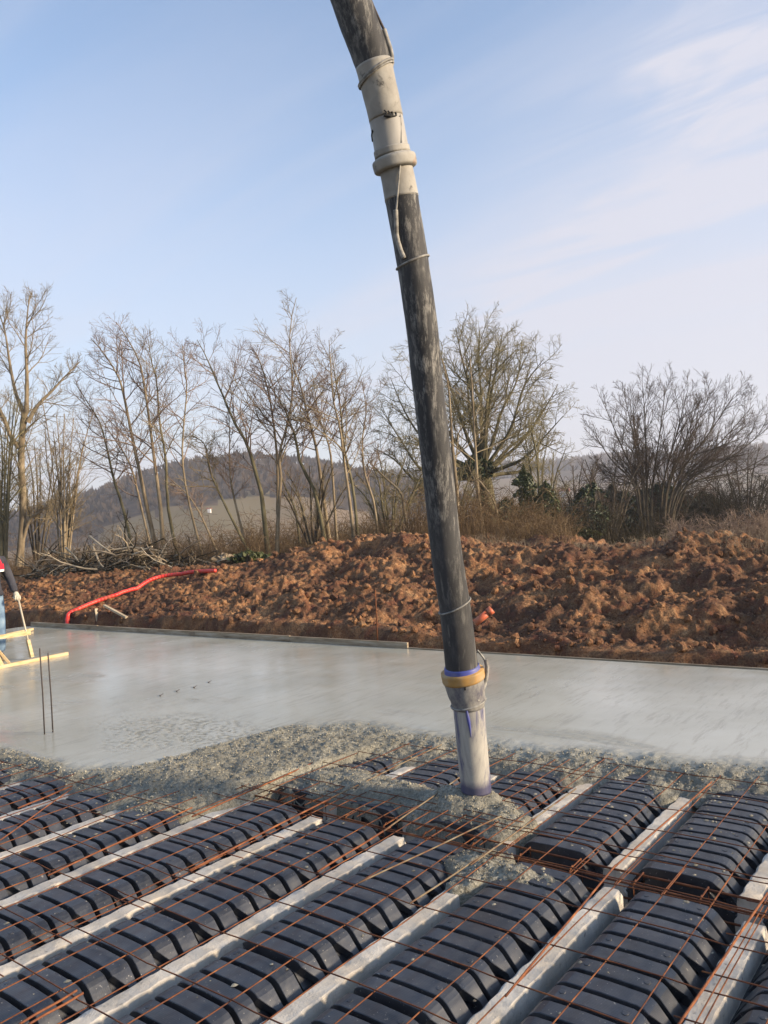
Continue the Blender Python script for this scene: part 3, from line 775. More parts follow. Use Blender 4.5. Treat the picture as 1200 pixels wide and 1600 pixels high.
lay((735, 1352), (900, 1232), label='rebar half coated with slurry over the joist right of the hose', mat='bar_wet', r=0.0042, z=0.09)
lay((560, 1380), (783, 1275), label='pale thin rebar across the front of the wet heap', mat='bar_wet', r=0.004, z=0.10)
lay((0, 1313), (112, 1232), label='rusty rebar at the far left edge of the forms', r=0.0042)
lay((110, 1598), (430, 1545), label='short rusty rebar at the bottom left, crossing the mesh', r=0.0045, z=0.09) if False else None
lay((30, 1600), (120, 1548), label='rusty bar ends lapped on the mesh in the bottom left corner', r=0.0045)
lay((45, 1600), (130, 1552), label='second of the lapped rusty bars in the bottom left corner', r=0.0045)
lay((75, 1368), (300, 1262), label='long rusty rebar over the joists at the left', r=0.0045)
lay((28, 1263), (113, 1228), label='bright orange rebar at the left edge next to the concrete', r=0.0055)

# cage in the trench
e = empty('rebar_cage', (-2, (TR0+TR1)/2, 0)); tag(e, 'rusty rebar cage lying in the open trench between the forms', 'rebar cage')
o0 = np.array([-2, (TR0+TR1)/2, 0])
for yy, z in ((-0.055, 0.018), (0.06, 0.022), (-0.055, -0.10), (0.06, -0.10)):
    xs = np.arange(-4.6, 1.6, 0.2)
    bar('bar', np.stack([xs+2, 0*xs+yy+0.006*np.sin(xs*3+z*50), 0*xs+z+0.005*np.sin(xs*2.2+yy*40)], 1), 0.0055, 'rust', e)
for x in np.arange(-4.5, 1.5, 0.28):
    q = np.array([(0, -0.06, 0.026), (0, 0.066, 0.030), (0, 0.068, -0.108), (0, -0.062, -0.108), (0, -0.06, 0.02), (0.0, -0.03, 0.034)])
    q[:, 0] += x+2+RNG.normal(0, 0.01); bar('stirrup', q, 0.0042, 'rust', e)

# ------------------------------------------------------------------ fresh slab
_yb = np.array([(-20, 2.92), (-6.6, 2.92), (-6.2, 2.95), (-5.66, 2.97), (-5.2, 3.02), (-4.6, 2.96), (-4.1, 3.08), (-4.0, 3.20), (-3.88, 3.40), (-3.80, 3.95), (-3.70, 4.36), (-3.35, 4.58), (-2.8, 4.66), (-2.3, 4.70), (-1.9, 4.80), (-1.5, 4.80), (-1.2, 4.90), (0, 5.1), (4, 5.3)])
def near_edge(x, y): return np.interp(x, _yb[:, 0], _yb[:, 1])+0.05*fbm(x*3.2, y*1.0, 61, 3)+0.025*fbm(x*11, y*3, 62, 2)
def build_slab():
    xs = np.concatenate([np.arange(-15.3, -7.0, 0.09), np.arange(-7.0, 0.3, 0.0135), np.arange(0.3, 4.0, 0.08)])
    ys = np.concatenate([np.arange(2.75, 5.35, 0.0135), np.arange(5.35, 7.9, 0.06), [7.9, 7.95, 8.0]])
    X, Y = np.meshgrid(xs, ys, indexing='ij')
    d = Y-near_edge(X, Y)                                   # distance inside the poured front
    front = sstep(-0.05, 0.30, d)*sstep(-5.6, -4.7, X)+sstep(-0.05, 0.07, d)*(1-sstep(-5.6, -4.7, X))
    Z = 0.045+(ZTOP-0.045)*front
    # rough, unfloated zone
    left = np.interp(Y, [3.0, 3.2, 3.5, 4.0, 4.46, 4.8, 4.9], [-5.1, -4.80, -4.82, -4.91, -4.95, -4.62, -4.2])
    ysm = np.interp(X, [-7, -5.4, -4.95, -4.7, -4.2, -3.4, -2.9, -2.4, -2.0, -1.2, 0, 4], [3.06, 3.10, 3.3, 4.75, 4.9, 4.94, 5.0, 5.05, 5.1, 5.2, 5.35, 5.5])
    jit = 0.10*fbm(X*2.2, Y*2.2, 71, 3)
    wid = np.interp(X, [-5.6, -4.8], [-0.05, -0.28])
    rough = 1-np.clip((Y-ysm+jit*np.interp(X, [-5.6, -4.8], [0.5, 1.4])-wid)/(0.13-wid), 0, 1); rough = rough*rough*(3-2*rough)
    # the spilled heap at the hose end and splashes around it
    heap = np.zeros_like(X)-1
    for cx_, cy_, ax, ay, rot, hh in ((-2.58, 3.84, 0.40, 0.25, 0.15, 0.135), (-3.05, 3.83, 0.62, 0.22, 0.1, 0.095), (-3.52, 3.86, 0.42, 0.27, 0.2, 0.092), (-2.30, 3.80, 0.20, 0.19, -0.3, 0.10),
                                  (-2.13, 3.30, 0.17, 0.11, 0.9, 0.056), (-2.06, 3.20, 0.20, 0.08, 1.3, 0.052), (-1.86, 3.24, 0.20, 0.10, 0.2, 0.058),
                                  (-1.74, 4.70, 0.12, 0.16, 0.4, 0.068), (-4.3, 3.0, 0.20, 0.16, 0, 0.07)):
        u = (X-cx_)*math.cos(rot)+(Y-cy_)*math.sin(rot); v = -(X-cx_)*math.sin(rot)+(Y-cy_)*math.cos(rot)
        rr = np.sqrt((u/ax)**2+(v/ay)**2)+0.22*fbm(X*4.5, Y*4.5, 81, 3)
        heap = np.maximum(heap, np.where(rr < 1.3, 0.035+(hh-0.035)*(1-sstep(0.25, 1.0, rr))-0.25*sstep(0.95, 1.3, rr), -1))
    Z = np.where(d > -0.05, Z, 0.045+0.6*np.minimum(d+0.05, 0))
    hz = heap > Z
    Z = np.maximum(Z, heap)
    rough = np.maximum(rough, hz*1.0)
    peb = clods(X*30, Y*30, 91)*0.014+clods(X*55, Y*55, 95)*0.010+clods(X*12, Y*12, 93)*0.012
    Z += rough*(0.020*fbm(X*3, Y*3, 73, 3)+0.017*fbm(X*9, Y*9, 75, 4)+peb-0.014)
    streak = sstep(0.1, 0.5, fbm(X*1.1+Y*0.3, Y*3.4, 77, 3))*sstep(0, 0.5, 5.8-Y)*(1-rough)
    Z += streak*(0.0045*fbm(X*10, Y*34, 78, 3))+(1-rough)*0.0016*fbm(X*2, Y*5, 79, 3)
    ell = 1-sstep(0.45, 1.1, np.sqrt(((X+5.5)/1.0)**2+((Y-4.05)/0.62)**2)+0.35*fbm(X*2, Y*2, 83, 3))
    pock = ell*sstep(0.16, 0.40, fbm(X*30+Y*5, Y*48, 84, 2))*(1-rough)
    Z -= pock*0.004
    streak = np.maximum(streak*0.6, pock*1.6)
    V, q = grid(xs, ys, Z, keep=(Z > -0.02))
    me = mesh('concrete_slab', V, q)
    keepm = (Z > -0.02)
    # carry the rough zone as an attribute
    rz = np.zeros(len(V), np.float32)
    ii = np.clip(np.searchsorted(xs, V[:, 0]-1e-4), 0, len(xs)-1); jj = np.clip(np.searchsorted(ys, V[:, 1]-1e-4), 0, len(ys)-1)
    rz[:] = np.clip(rough[ii, jj]+0.45*streak[ii, jj], 0, 1)
    at_ = me.attributes.new('rough_zone', 'FLOAT', 'POINT'); at_.data.foreach_set('value', rz)
    o = obj('concrete_slab', me, MT['slab']); tag(o, 'wet grey concrete slab, floated smooth with a rough unworked edge', 'slab', kind='structure')
    # slab edge face
    mb = MB(); mb.box((-15.3, 7.998, -0.45), (4.0, 8.03, 0.094)); tag(obj('slab_edge', mb.mesh('slab_edge', False), MT['block']), 'dark edge strip along the far side of the slab', 'edge', kind='structure')
    # stones showing in the rough zone
    n = 60000
    x = RNG.uniform(-7, 0.2, n); y = RNG.uniform(2.75, 5.3, n)
    ii = np.clip(np.searchsorted(xs, x), 0, len(xs)-1); jj = np.clip(np.searchsorted(ys, y), 0, len(ys)-1)
    z = Z[ii, jj]; k = (rough[ii, jj] > 0.55) & (z > 0.03)
    x, y, z = x[k][:9000], y[k][:9000], z[k][:9000]
    s = 0.003+0.0055*RNG.random(len(x))**2
    octa = np.array([[1, 0, 0], [0, 1, 0], [-1, 0, 0], [0, -1, 0], [0, 0, 0.8], [0, 0, -.6]], float)
    of = np.array([[0, 1, 4], [1, 2, 4], [2, 3, 4], [3, 0, 4], [1, 0, 5], [2, 1, 5], [3, 2, 5], [0, 3, 5]])
    a = RNG.uniform(0, 6.28, len(x)); tl = RNG.normal(0, 0.4, (len(x), 2))
    O = octa[None]*(0.7+0.6*RNG.random((len(x), 6, 3)))*s[:, None, None]
    c, sn = np.cos(a)[:, None], np.sin(a)[:, None]
    VV = np.stack([O[..., 0]*c-O[..., 1]*sn, O[..., 0]*sn+O[..., 1]*c, O[..., 2]+O[..., 0]*tl[:, :1]+O[..., 1]*tl[:, 1:]], -1)+np.stack([x, y, z+s*0.3], -1)[:, None, :]
    ff = (of[None]+(np.arange(len(x))*6)[:, None, None]).reshape(-1, 3)
    o = obj('gravel', mesh('gravel', VV, ff, False), MT['gravel']); tag(o, 'pea gravel showing in the unworked wet concrete', 'gravel', kind='stuff')
build_slab()

# shuttering board along the far edge, in lengths
bx = [-15.2, -12.9, -10.2, -8.1, -6.03]
for i in range(4):
    mb = MB(); mb.box((bx[i]+0.004, 8.034, -0.2), (bx[i+1]-0.004, 8.066, 0.178-0.006*(i % 2)))
    o = obj('formwork_board', mb.mesh('formwork_board', False), MT['board'])
    tag(o, 'weathered shuttering board on the far slab edge, %s' % ['at the far left behind the worker', 'behind the end of the red conduit', 'below the middle of the bank', 'ending beside the single upright rebar'][i], 'board', 'shuttering boards')
mb = MB(); mb.box((-6.02, 8.034, -0.2), (4.0, 8.052, 0.112)); tag(obj('formwork_board', mb.mesh('formwork_board', False), MT['board']), 'thin dark shuttering strip along the slab edge right of the upright rebar', 'board', 'shuttering boards')
mb = MB(); mb.beam(on(8, 992, 0.13), on(50, 983, 0.13), 0.07, 0.04)
tag(obj('timber_batten', mb.mesh('timber_batten', False), MT['timber']), 'pale timber batten lying at the left end of the slab', 'batten')

def upright(bot, top, label, r=0.006, mat='rebar_dark'):
    a = on(*bot, ZTOP-0.05); b0 = on(*bot, ZTOP); d = (b0-CAMP)@FWD
    b = at(*top, d); P = np.array([a, (a+b)/2+np.array([0.004, 0.002, 0]), b])
    o = bar('upright_rebar', P-a, r, mat); o.location = a; tag(o, label, 'rebar', 'upright rebars in the slab')
upright((70, 1156), (62, 1013), 'left one of two thin rebars standing in the wet slab')
upright((83, 1153), (75, 1021), 'right one of two thin rebars standing in the wet slab')
upright((590, 1012), (586, 921), 'single brown rebar standing at the far slab edge', 0.009, 'rust')
for wi, (px, py) in enumerate(((250, 1088), (276, 1081), (303, 1075), (326, 1067))):
    p = on(px, py, ZTOP); mb = MB()
    mb.tube([(-0.035, 0.02, 0.003), (0, 0, 0.007), (0.015, 0.007, -0.01)], 0.0042, 5); mb.tube([(0.0, 0.0, 0.007), (-0.008, 0.045, 0.016)], 0.0036, 5)
    o = obj('tie_wire_end', mb.mesh('tie_wire_end'), MT['rebar_dark'], None, p)
    tag(o, 'small dark wire end poking out of the wet slab, %s of four from the left' % ORD[wi], 'tie wire', 'row of wire ends in the slab')

# splashes and crumbs of concrete dropped on the forms along the pour
def splashes():
    rg = np.random.default_rng(66); mb = MB(); n = 0
    V0 = np.array([[math.cos(a), math.sin(a), 0] for a in np.arange(7)*2*math.pi/7]+[[0.5*math.cos(a+.4), 0.5*math.sin(a+.4), 0.5] for a in np.arange(7)*2*math.pi/7])
    F0 = [[i, (i+1) % 7, 7+(i+1) % 7, 7+i] for i in range(7)]
    while n < 1500:
        x = rg.uniform(-6.4, -0.2); y0 = float(near_edge(np.array(x), np.array(3.5)))
        y = y0-abs(rg.normal(0, 0.28)) if rg.random() < 0.6 else 3.85+rg.normal(0, 0.55)
        if rg.random() < 0.12: y = rg.uniform(1.4, 3.3)
        if y > y0: continue
        if y < TR0-0.02: cx = min(((a+b)/2 for a, b in zip(JX, JX[1:])), key=lambda c: abs(c-x)); yy = TR0-0.02-y
        elif y > TR1+0.02: cx = min(((a+b)/2+KOFF for a, b in zip(JX, JX[1:])), key=lambda c: abs(c-x)); yy = y-TR1-0.015
        else: continue
        if abs(x-cx) > 0.21 or not 0.022 < yy % PITCH_Y < 0.08: continue
        z = np.interp(x-cx, PROF[:, 0], PROF[:, 1]); r = 0.003+0.011*rg.random()**2.5
        mb.add(V0*np.array([1, 1, 0.55])*r*(0.7+0.6*rg.random((14, 1)))+np.array([x, y, z]), F0); mb.F.setdefault(7, []).append(np.array([[7, 8, 9, 10, 11, 12, 13]])+mb.n-14); n += 1
    tag(obj('concrete_splashes', mb.mesh('concrete_splashes'), MT['gravel']), 'crumbs and splashes of wet concrete dropped on the black forms', 'splashes', kind='stuff')
splashes()

# ------------------------------------------------------------------ concrete pump hose
_hp = np.array([(478, -230), (508, -110), (541, -20), (555, 20), (566, 50), (577, 80), (585, 105), (591, 132), (603, 185), (612, 235), (620, 270), (628, 312), (645, 412), (659, 510), (668, 600), (680, 700), (695, 840), (703, 900), (711, 950), (720, 1030), (723, 1052), (728, 1078), (732, 1100), (738, 1170), (744, 1232)], float)
def hdepth(py): return float(np.interp(py, [-230, 0, 300, 1232], [3.86, 4.02, 4.20, 4.60]))
_hs = spline(_hp, 400)
def hc(py): return float(np.interp(py, _hs[:, 1], _hs[:, 0]))
def hpt(py): return at(hc(py), py, hdepth(py))
def hrad(px, py): return px*hdepth(py)/F_PX
hose = empty('pump_hose', hpt(1232)); tag(hose, 'long black concrete pump hose hanging from above over the forms', 'hose')
H0 = hpt(1232)
def section(name, y0, y1, w, mat, k=36, n=None, rip=0.0, parent=None, label=None, caps=True, tilt=0.0):
    n = n or max(4, int(abs(y1-y0)/7))
    ys = np.linspace(y0, y1, n)
    P = np.array([hpt(y) for y in ys])-H0
    if callable(w): R = np.array([hrad(w(y), y) for y in ys])
    else: R = np.array([hrad(w, y) for y in ys])
    mb = MB(); V, q = tubes(P[None], R[None], k)
    if rip:
        a = np.tile(np.arange(k), n)/k; s = np.repeat(ys, k)
        c = np.repeat(P, k, 0); V = c+(V-c)*(1+rip*fbm(a*9+3, s*0.03, int(abs(y0)), 3)+rip*0.5*fbm(a*2, s*0.008, 4, 2))[:, None]
    mb.add(V, q)
    if caps: mb.F.setdefault(k, []).append(np.array([list(range(k))[::-1], [(n-1)*k+i for i in range(k)]]))
    # one texture space for the whole hose: keep local z along the hose
    o = obj(name, mb.mesh(name), MT[mat], parent or hose)
    if label: o['label'] = label
    return o
section('upper_hose', -230, 112, lambda y: np.interp(y, [-230, 60, 112], [32, 30, 28]), 'rubber', rip=0.03, n=60, label='blackened upper rubber hose with pale slurry stains')
section('wrapped_sleeve', 100, 186, lambda y: np.interp(y, [100, 112, 186], [29.5, 29, 27]), 'steel', rip=0.03, n=24, label='sleeve crusted with grey slurry')
section('steel_sleeve', 183, 240, lambda y: np.interp(y, [183, 240], [26.3, 27]), 'sleeve_pale', n=14, label='smooth pale grey steel sleeve')
section('collar', 233, 243, 28.5, 'steel', n=5); section('collar', 244.5, 249, 29.5, 'steel', n=4)
mbn = section('clamp_ring', 246, 266, lambda y: np.interp(y, [246, 248, 252, 260, 264, 266], [31, 34.5, 35, 34.5, 34, 30]), 'steel', n=14)
section('lower_coupling', 262, 311, lambda y: np.interp(y, [262, 311], [26.0, 26.8]), 'steel', n=14, rip=0.012)
section('main_hose', 309, 1046, lambda y: np.interp(y, [309, 316, 420, 600, 760, 860, 950, 1046], [26.6, 25.8, 25.0, 24.2, 24.0, 24.2, 24.6, 25.6]), 'rubber', rip=0.016, n=170, label='black main hose, scuffed pale above and cleaner below')
section('blue_rim', 1041, 1050, lambda y: np.interp(y, [1041, 1050], [27.5, 28.8]), 'blue', n=5, rip=0.03)
section('yellow_band', 1047.5, 1062.5, lambda y: np.interp(y, [1047.5, 1047.9, 1062.0, 1062.5], [33.6, 34.2, 33.8, 33.0]), 'band', n=8, label='ochre yellow clamping band')
section('reducer_sleeve', 1049, 1104, lambda y: np.interp(y, [1049, 1064, 1080, 1100, 1104], [30.5, 31.5, 29.5, 25.6, 25.0]), 'sleeve_grey', n=16, rip=0.03)
section('end_tube', 1100, 1236, lambda y: np.interp(y, [1100, 1140, 1236], [24.6, 24.2, 23.6]), 'sleeve_blue', n=40, rip=0.015, label='end tube smeared white over blue, wet at its mouth')

def camside(px, py, lift=1.0):            # a point on the hose's near surface behind pixel (px, py)
    R = hrad(25, py); off = np.clip((px-hc(py))/25.0, -1, 1)
    return at(px, py, hdepth(py)-R*math.sqrt(max(0.0, 1-off*off))*lift-0.008)
def strand(name, pts, r, mat, k=6, n=60, lift=1.0, parent=None):
    P = spline([camside(a, b, lift)-H0 for a, b in pts], n)
    mb = MB(); mb.tube(P, r, k); return obj(name, mb.mesh(name), MT[mat], parent or hose)
def sheath(pts, r):
    P = spline([camside(a, b)-H0 for a, b in pts], 70)
    R = r*(1+0.14*(np.arange(70) % 2)); mb = MB(); mb.tube(P, R, 8); return obj('cable_sheath', mb.mesh('cable_sheath'), MT['cable'], hose)
strand('safety_cable', [(556, -60), (577, -5), (590, 25), (601, 48)], 0.007, 'rebar_dark')
sheath([(600, 46), (605, 62), (610, 78), (612, 92), (611, 104)], 0.012)
strand('safety_cable', [(611, 104), (616, 135), (622, 165), (626, 190), (627, 235), (623, 280), (619, 330)], 0.005, 'cable')
sheath([(618, 328), (619, 345), (620, 368), (625, 388), (631, 403)], 0.012)
strand('safety_cable', [(746, 1016), (754, 1026), (759, 1034)], 0.006, 'cable')
sheath([(759, 1030), (761, 1045), (758, 1066), (752, 1082), (745, 1095)], 0.012)
def tie(y_left, y_right, w, r=0.007, n=40, label=None):      # a wire loop round the hose, tilted
    yc = (y_left+y_right)/2; c = hpt(yc); R = hrad(w, yc)
    t = hpt(yc-20)-hpt(yc+20); t /= np.linalg.norm(t)
    u = np.cross(t, FWD); u /= np.linalg.norm(u)
    if u@RIGHT < 0: u = -u
    v = np.cross(t, u)
    rise = (y_left-y_right)/2*hdepth(yc)/F_PX
    a = np.linspace(0, 2*math.pi, n)
    P = c+R*1.03*(np.cos(a)[:, None]*u+np.sin(a)[:, None]*v)+(np.cos(a)*rise)[:, None]*t-H0
    mb = MB(); mb.tube(P, r, 6, False); return obj('wire_tie', mb.mesh('wire_tie'), MT['cable'], hose)
tie(126, 103, 29.5); tie(129, 107, 29.5, 0.005); tie(416, 404, 25.6, 0.006); tie(955, 938, 24.9, 0.005); tie(1101, 1094, 26.4, 0.006)
strand('hanging_rag', [(583, 204), (582, 212), (583, 221)], 0.008, 'black', n=8)  # small black rag hanging at the left side of the hose sleeve
strand('blue_streak', [(727, 1097), (730, 1115), (734, 1136), (736, 1152)], np.concatenate([np.linspace(0.004, 0.009, 10), np.linspace(0.009, 0.002, 10)]), 'blue', n=20, lift=0.93)
strand('slot', [(725, 1065), (727, 1078)], 0.008, 'black', n=6, lift=1.12)
for a in range(5):
    strand('torn_strip', [(600+a*2, 182), (604+a*5, 176+a*1.5), (600+a*6, 172+a)], 0.004, 'black', n=8)

# ------------------------------------------------------------------ pipes in the bank
def ridged(pts, r, n, pitch):
    P = spline(pts, n); s = np.concatenate([[0], np.cumsum(np.linalg.norm(np.diff(P, axis=0), axis=1))])
    return P, r*(1+0.07*np.sin(s/pitch*2*math.pi))
cp = [(104, 978, 8.2), (108, 970, 8.35), (125, 962, 8.55), (155, 950, 8.95), (185, 939, 9.3), (210, 922, 9.7), (235, 906, 10.1), (262, 899, 10.4), (300, 896, 10.55), (337, 894, 10.6)]
P = np.array([wall(a, b, y) for a, b, y in cp])
Pp, Rr = ridged(P, 0.040, 300, 0.07)
lift = np.array([bank_z(p[0], p[1])+0.045-p[2] for p in Pp]); lift[:16] = np.minimum(lift[:16], 0)
top = np.array([lift[max(0, i-22):i+23].max() for i in range(300)]); top = np.convolve(np.pad(top, 15, mode='edge'), np.ones(31)/31, 'valid')
Pp[:, 2] += np.maximum(top, 0)
mb = MB(); mb.tube(Pp-P[0], Rr, 10)
o = obj('red_conduit', mb.mesh('red_conduit'), MT['conduit'], None, P[0]); tag(o, 'bright red corrugated conduit snaking up the clay bank', 'conduit')
for a, b, lab in (((150, 951, 8.42), (153, 972, 8.40), 'short timber stake propping the red conduit'), ((163, 946, 8.44), (198, 965, 8.40), 'slanting timber stake below the red conduit')):
    A, B = wall(*a), wall(*b); mb = MB(); mb.beam((0, 0, 0), B-A, 0.05, 0.035); tag(obj('timber_stake', mb.mesh('timber_stake', False), MT['stick_pale'], None, A), lab, 'stake')
A, B = wall(742, 974, 8.42), wall(769, 952, 8.56)
e = empty('drain_pipe', A); tag(e, 'orange plastic drain pipe stub sticking out of the clay bank', 'pipe')
bar('pipe', [(0, 0, 0), (B-A)*0.78], 0.045, 'pipe', e, 14); bar('socket', [(B-A)*0.76, B-A], 0.053, 'pipe', e, 14); bar('seal_ring', [(B-A)*0.745, (B-A)*0.762], 0.055, 'black', e, 14)

# ------------------------------------------------------------------ worker and his float
def skin(name, verts, edges, rad, mat, parent, sub=2, root=0):
    me = bpy.data.meshes.new(name); me.from_pydata([tuple(v) for v in verts], edges, [])
    o = obj(name, me, MT[mat] if mat else None, parent)
    md = o.modifiers.new('skin', 'SKIN'); md.use_smooth_shade = True
    for i, r in enumerate(rad):
        sv = me.skin_vertices[0].data[i]; sv.radius = r if isinstance(r, tuple) else (r, r); sv.use_root = i == root
    s = o.modifiers.new('sub', 'SUBSURF'); s.levels = s.render_levels = sub
    return o
def ball(mb, c, r, seg=16, rings=10):
    th = np.linspace(0, math.pi, rings+1); ph = np.arange(seg)*2*math.pi/seg
    V = np.stack([np.sin(th)[:, None]*np.cos(ph), np.sin(th)[:, None]*np.sin(ph), np.repeat(np.cos(th)[:, None], seg, 1)], -1).reshape(-1, 3)*np.asarray(r)+np.asarray(c)
    i, j = np.meshgrid(np.arange(rings), np.arange(seg), indexing='ij'); j2 = (j+1) % seg
    mb.add(V, np.stack([i*seg+j, (i+1)*seg+j, (i+1)*seg+j2, i*seg+j2], -1).reshape(-1, 4))
def worker():
    foot = on(-12, 1034, ZTOP)
    # local frame: +Y is where he faces, +X his right; turned so that he faces the float
    face = math.atan2(-0.25, 1.0)
    p = empty('person', (foot[0], foot[1], ZTOP), (0, 0, face-math.pi/2)); tag(p, 'worker at the left edge in red and charcoal jacket and jeans, holding the float', 'person')
    L_, R_ = -1, 1
    # trousers and legs
    V = [(0, 0.0, 0.95), (-0.10, 0.0, 0.88), (-0.12, 0.02, 0.50), (-0.12, -0.03, 0.10), (0.10, 0.0, 0.88), (0.13, 0.10, 0.50), (0.14, 0.06, 0.10), (0, 0.0, 1.05)]
    skin('trousers', V, [(0, 1), (1, 2), (2, 3), (0, 4), (4, 5), (5, 6), (0, 7)], [(0.16, 0.12), (0.105, 0.11), (0.078, 0.082), (0.066, 0.07), (0.105, 0.11), (0.078, 0.082), (0.066, 0.07), (0.15, 0.115)], 'denim', p)
    for sx, y in ((-0.12, -0.03), (0.14, 0.06)):
        skin('boot', [(sx, y-0.03, 0.11), (sx, y-0.03, 0.05), (sx, y+0.08, 0.042), (sx, y+0.17, 0.036)], [(0, 1), (1, 2), (2, 3)], [0.058, 0.055, 0.047, 0.038], 'boot', p)
    # jacket with sleeves
    lh, rh = (-0.315, 0.24, 0.88), (0.30, 0.26, 0.92)
    V = [(0, 0.0, 0.93), (0, 0.005, 1.08), (0, 0.01, 1.25), (0, -0.005, 1.40), (0, -0.01, 1.475),
         (-0.19, -0.01, 1.395), (-0.285, -0.02, 1.16), (-0.31, 0.17, 0.945), (0.19, -0.01, 1.395), (0.285, 0.0, 1.16), (0.295, 0.19, 0.985)]
    E_ = [(0, 1), (1, 2), (2, 3), (3, 4), (3, 5), (5, 6), (6, 7), (3, 8), (8, 9), (9, 10)]
    skin('jacket', V, E_, [(0.175, 0.13), (0.18, 0.135), (0.19, 0.13), (0.15, 0.11), (0.075, 0.075), 0.085, 0.064, 0.05, 0.085, 0.064, 0.05], 'charcoal', p, root=1)
    # red yoke over the shoulders, the stripe under it
    def band(name, z0, z1, grow, mat):
        zs = np.linspace(z0, z1, 9); k = 36; a = np.arange(k)*2*math.pi/k
        V = []
        for z in zs:
            t = (z-1.2)/0.3
            rx = np.interp(z, [1.18, 1.28, 1.36, 1.42, 1.47, 1.50], [0.205, 0.215, 0.215, 0.185, 0.115, 0.085])+grow
            ry = np.interp(z, [1.18, 1.28, 1.40, 1.47, 1.50], [0.150, 0.148, 0.130, 0.095, 0.08])+grow
            ss = np.sign(np.cos(a))*np.abs(np.cos(a))**0.8, np.sign(np.sin(a))*np.abs(np.sin(a))**0.8
            V.append(np.stack([rx*ss[0], ry*ss[1]-0.005, np.full(k, z)], 1))
        mbb = MB(); i, j = np.meshgrid(np.arange(8), np.arange(k), indexing='ij'); j2 = (j+1) % k
        mbb.add(np.concatenate(V), np.stack([i*k+j, i*k+j2, (i+1)*k+j2, (i+1)*k+j], -1).reshape(-1, 4))
        return obj(name, mbb.mesh(name), MT[mat], p)
    band('red_yoke', 1.275, 1.50, 0.004, 'red_cloth'); band('white_stripe', 1.245, 1.278, 0.003, 'white_cloth')
    mbb = MB(); mbb.tube([(-0.12, 0.140, 1.31), (-0.125, 0.141, 1.345), (-0.14, 0.136, 1.36)], 0.018, 6); obj('emblem', mbb.mesh('emblem'), MT['black'], p)
    # head
    head = empty('head', (0, 0.03, 1.60)); head.parent = p; head.rotation_euler = (-0.35, 0, 0.0)
    mbb = MB(); ball(mbb, (0, 0, 0.02), (0.076, 0.096, 0.11)); ball(mbb, (0, 0.03, -0.045), (0.058, 0.068, 0.062))
    mbb.tube([(0, -0.015, -0.03), (0, -0.03, -0.16)], [0.052, 0.06], 14)
    mbb.tube([(0, 0.094, 0.03), (0, 0.112, 0.0), (0, 0.098, -0.012)], [0.008, 0.013, 0.012], 8)
    for s in (-1, 1): ball(mbb, (s*0.076, -0.005, 0.0), (0.010, 0.018, 0.030), 10, 8)
    obj('face', mbb.mesh('face'), MT['skin'], head)
    for s in (-1, 1):
        mbb = MB(); ball(mbb, (s*0.03, 0.088, 0.022), (0.011, 0.008, 0.008), 10, 6); obj('eye', mbb.mesh('eye'), MT['eye'], head)
    mbb = MB(); mbb.tube([(-0.024, 0.088, -0.048), (0, 0.097, -0.05), (0.024, 0.088, -0.048)], 0.006, 6); obj('mouth', mbb.mesh('mouth'), MT['red_cloth'], head)
    mbb = MB(); ball(mbb, (0, -0.012, 0.045), (0.083, 0.100, 0.10)); mbb.beam((0, 0.07, 0.062), (0, 0.15, 0.045), 0.13, 0.008); obj('grey_cap', mbb.mesh('grey_cap'), MT['block'], head)
    # gloved hands closed on the rods
    for hx, hy, hz, s in ((lh[0], lh[1], lh[2], -1), (rh[0], rh[1], rh[2], 1)):
        vs = [(hx, hy-0.075, hz+0.065), (hx, hy-0.02, hz+0.015)]; es = [(0, 1)]; rd = [0.036, (0.042, 0.026)]
        for f in range(4):
            dx = s*(-0.030+0.020*f); ln = (0.9, 1.0, 0.95, 0.8)[f]; b = len(vs)
            vs += [(hx+dx, hy+0.018*ln, hz+0.012), (hx+dx, hy+0.040*ln, hz-0.016), (hx+dx, hy+0.022*ln, hz-0.042), (hx+dx, hy-0.004, hz-0.038)]
            es += [(1, b), (b, b+1), (b+1, b+2), (b+2, b+3)]; rd += [0.0115, 0.011, 0.0105, 0.009]
        b = len(vs); vs += [(hx-s*0.045, hy-0.005, hz-0.004), (hx-s*0.04, hy+0.025, hz-0.022), (hx-s*0.022, hy+0.038, hz-0.03)]
        es += [(1, b), (b, b+1), (b+1, b+2)]; rd += [0.014, 0.012, 0.010]
        skin('gloved_hand', vs, es, rd, 'glove', p, 1)
    Mw = Matrix.Translation((foot[0], foot[1], ZTOP))@Matrix.Rotation(face-math.pi/2, 4, 'Z')
    return Mw@Vector(lh), Mw@Vector(rh)
LH, RH = worker()

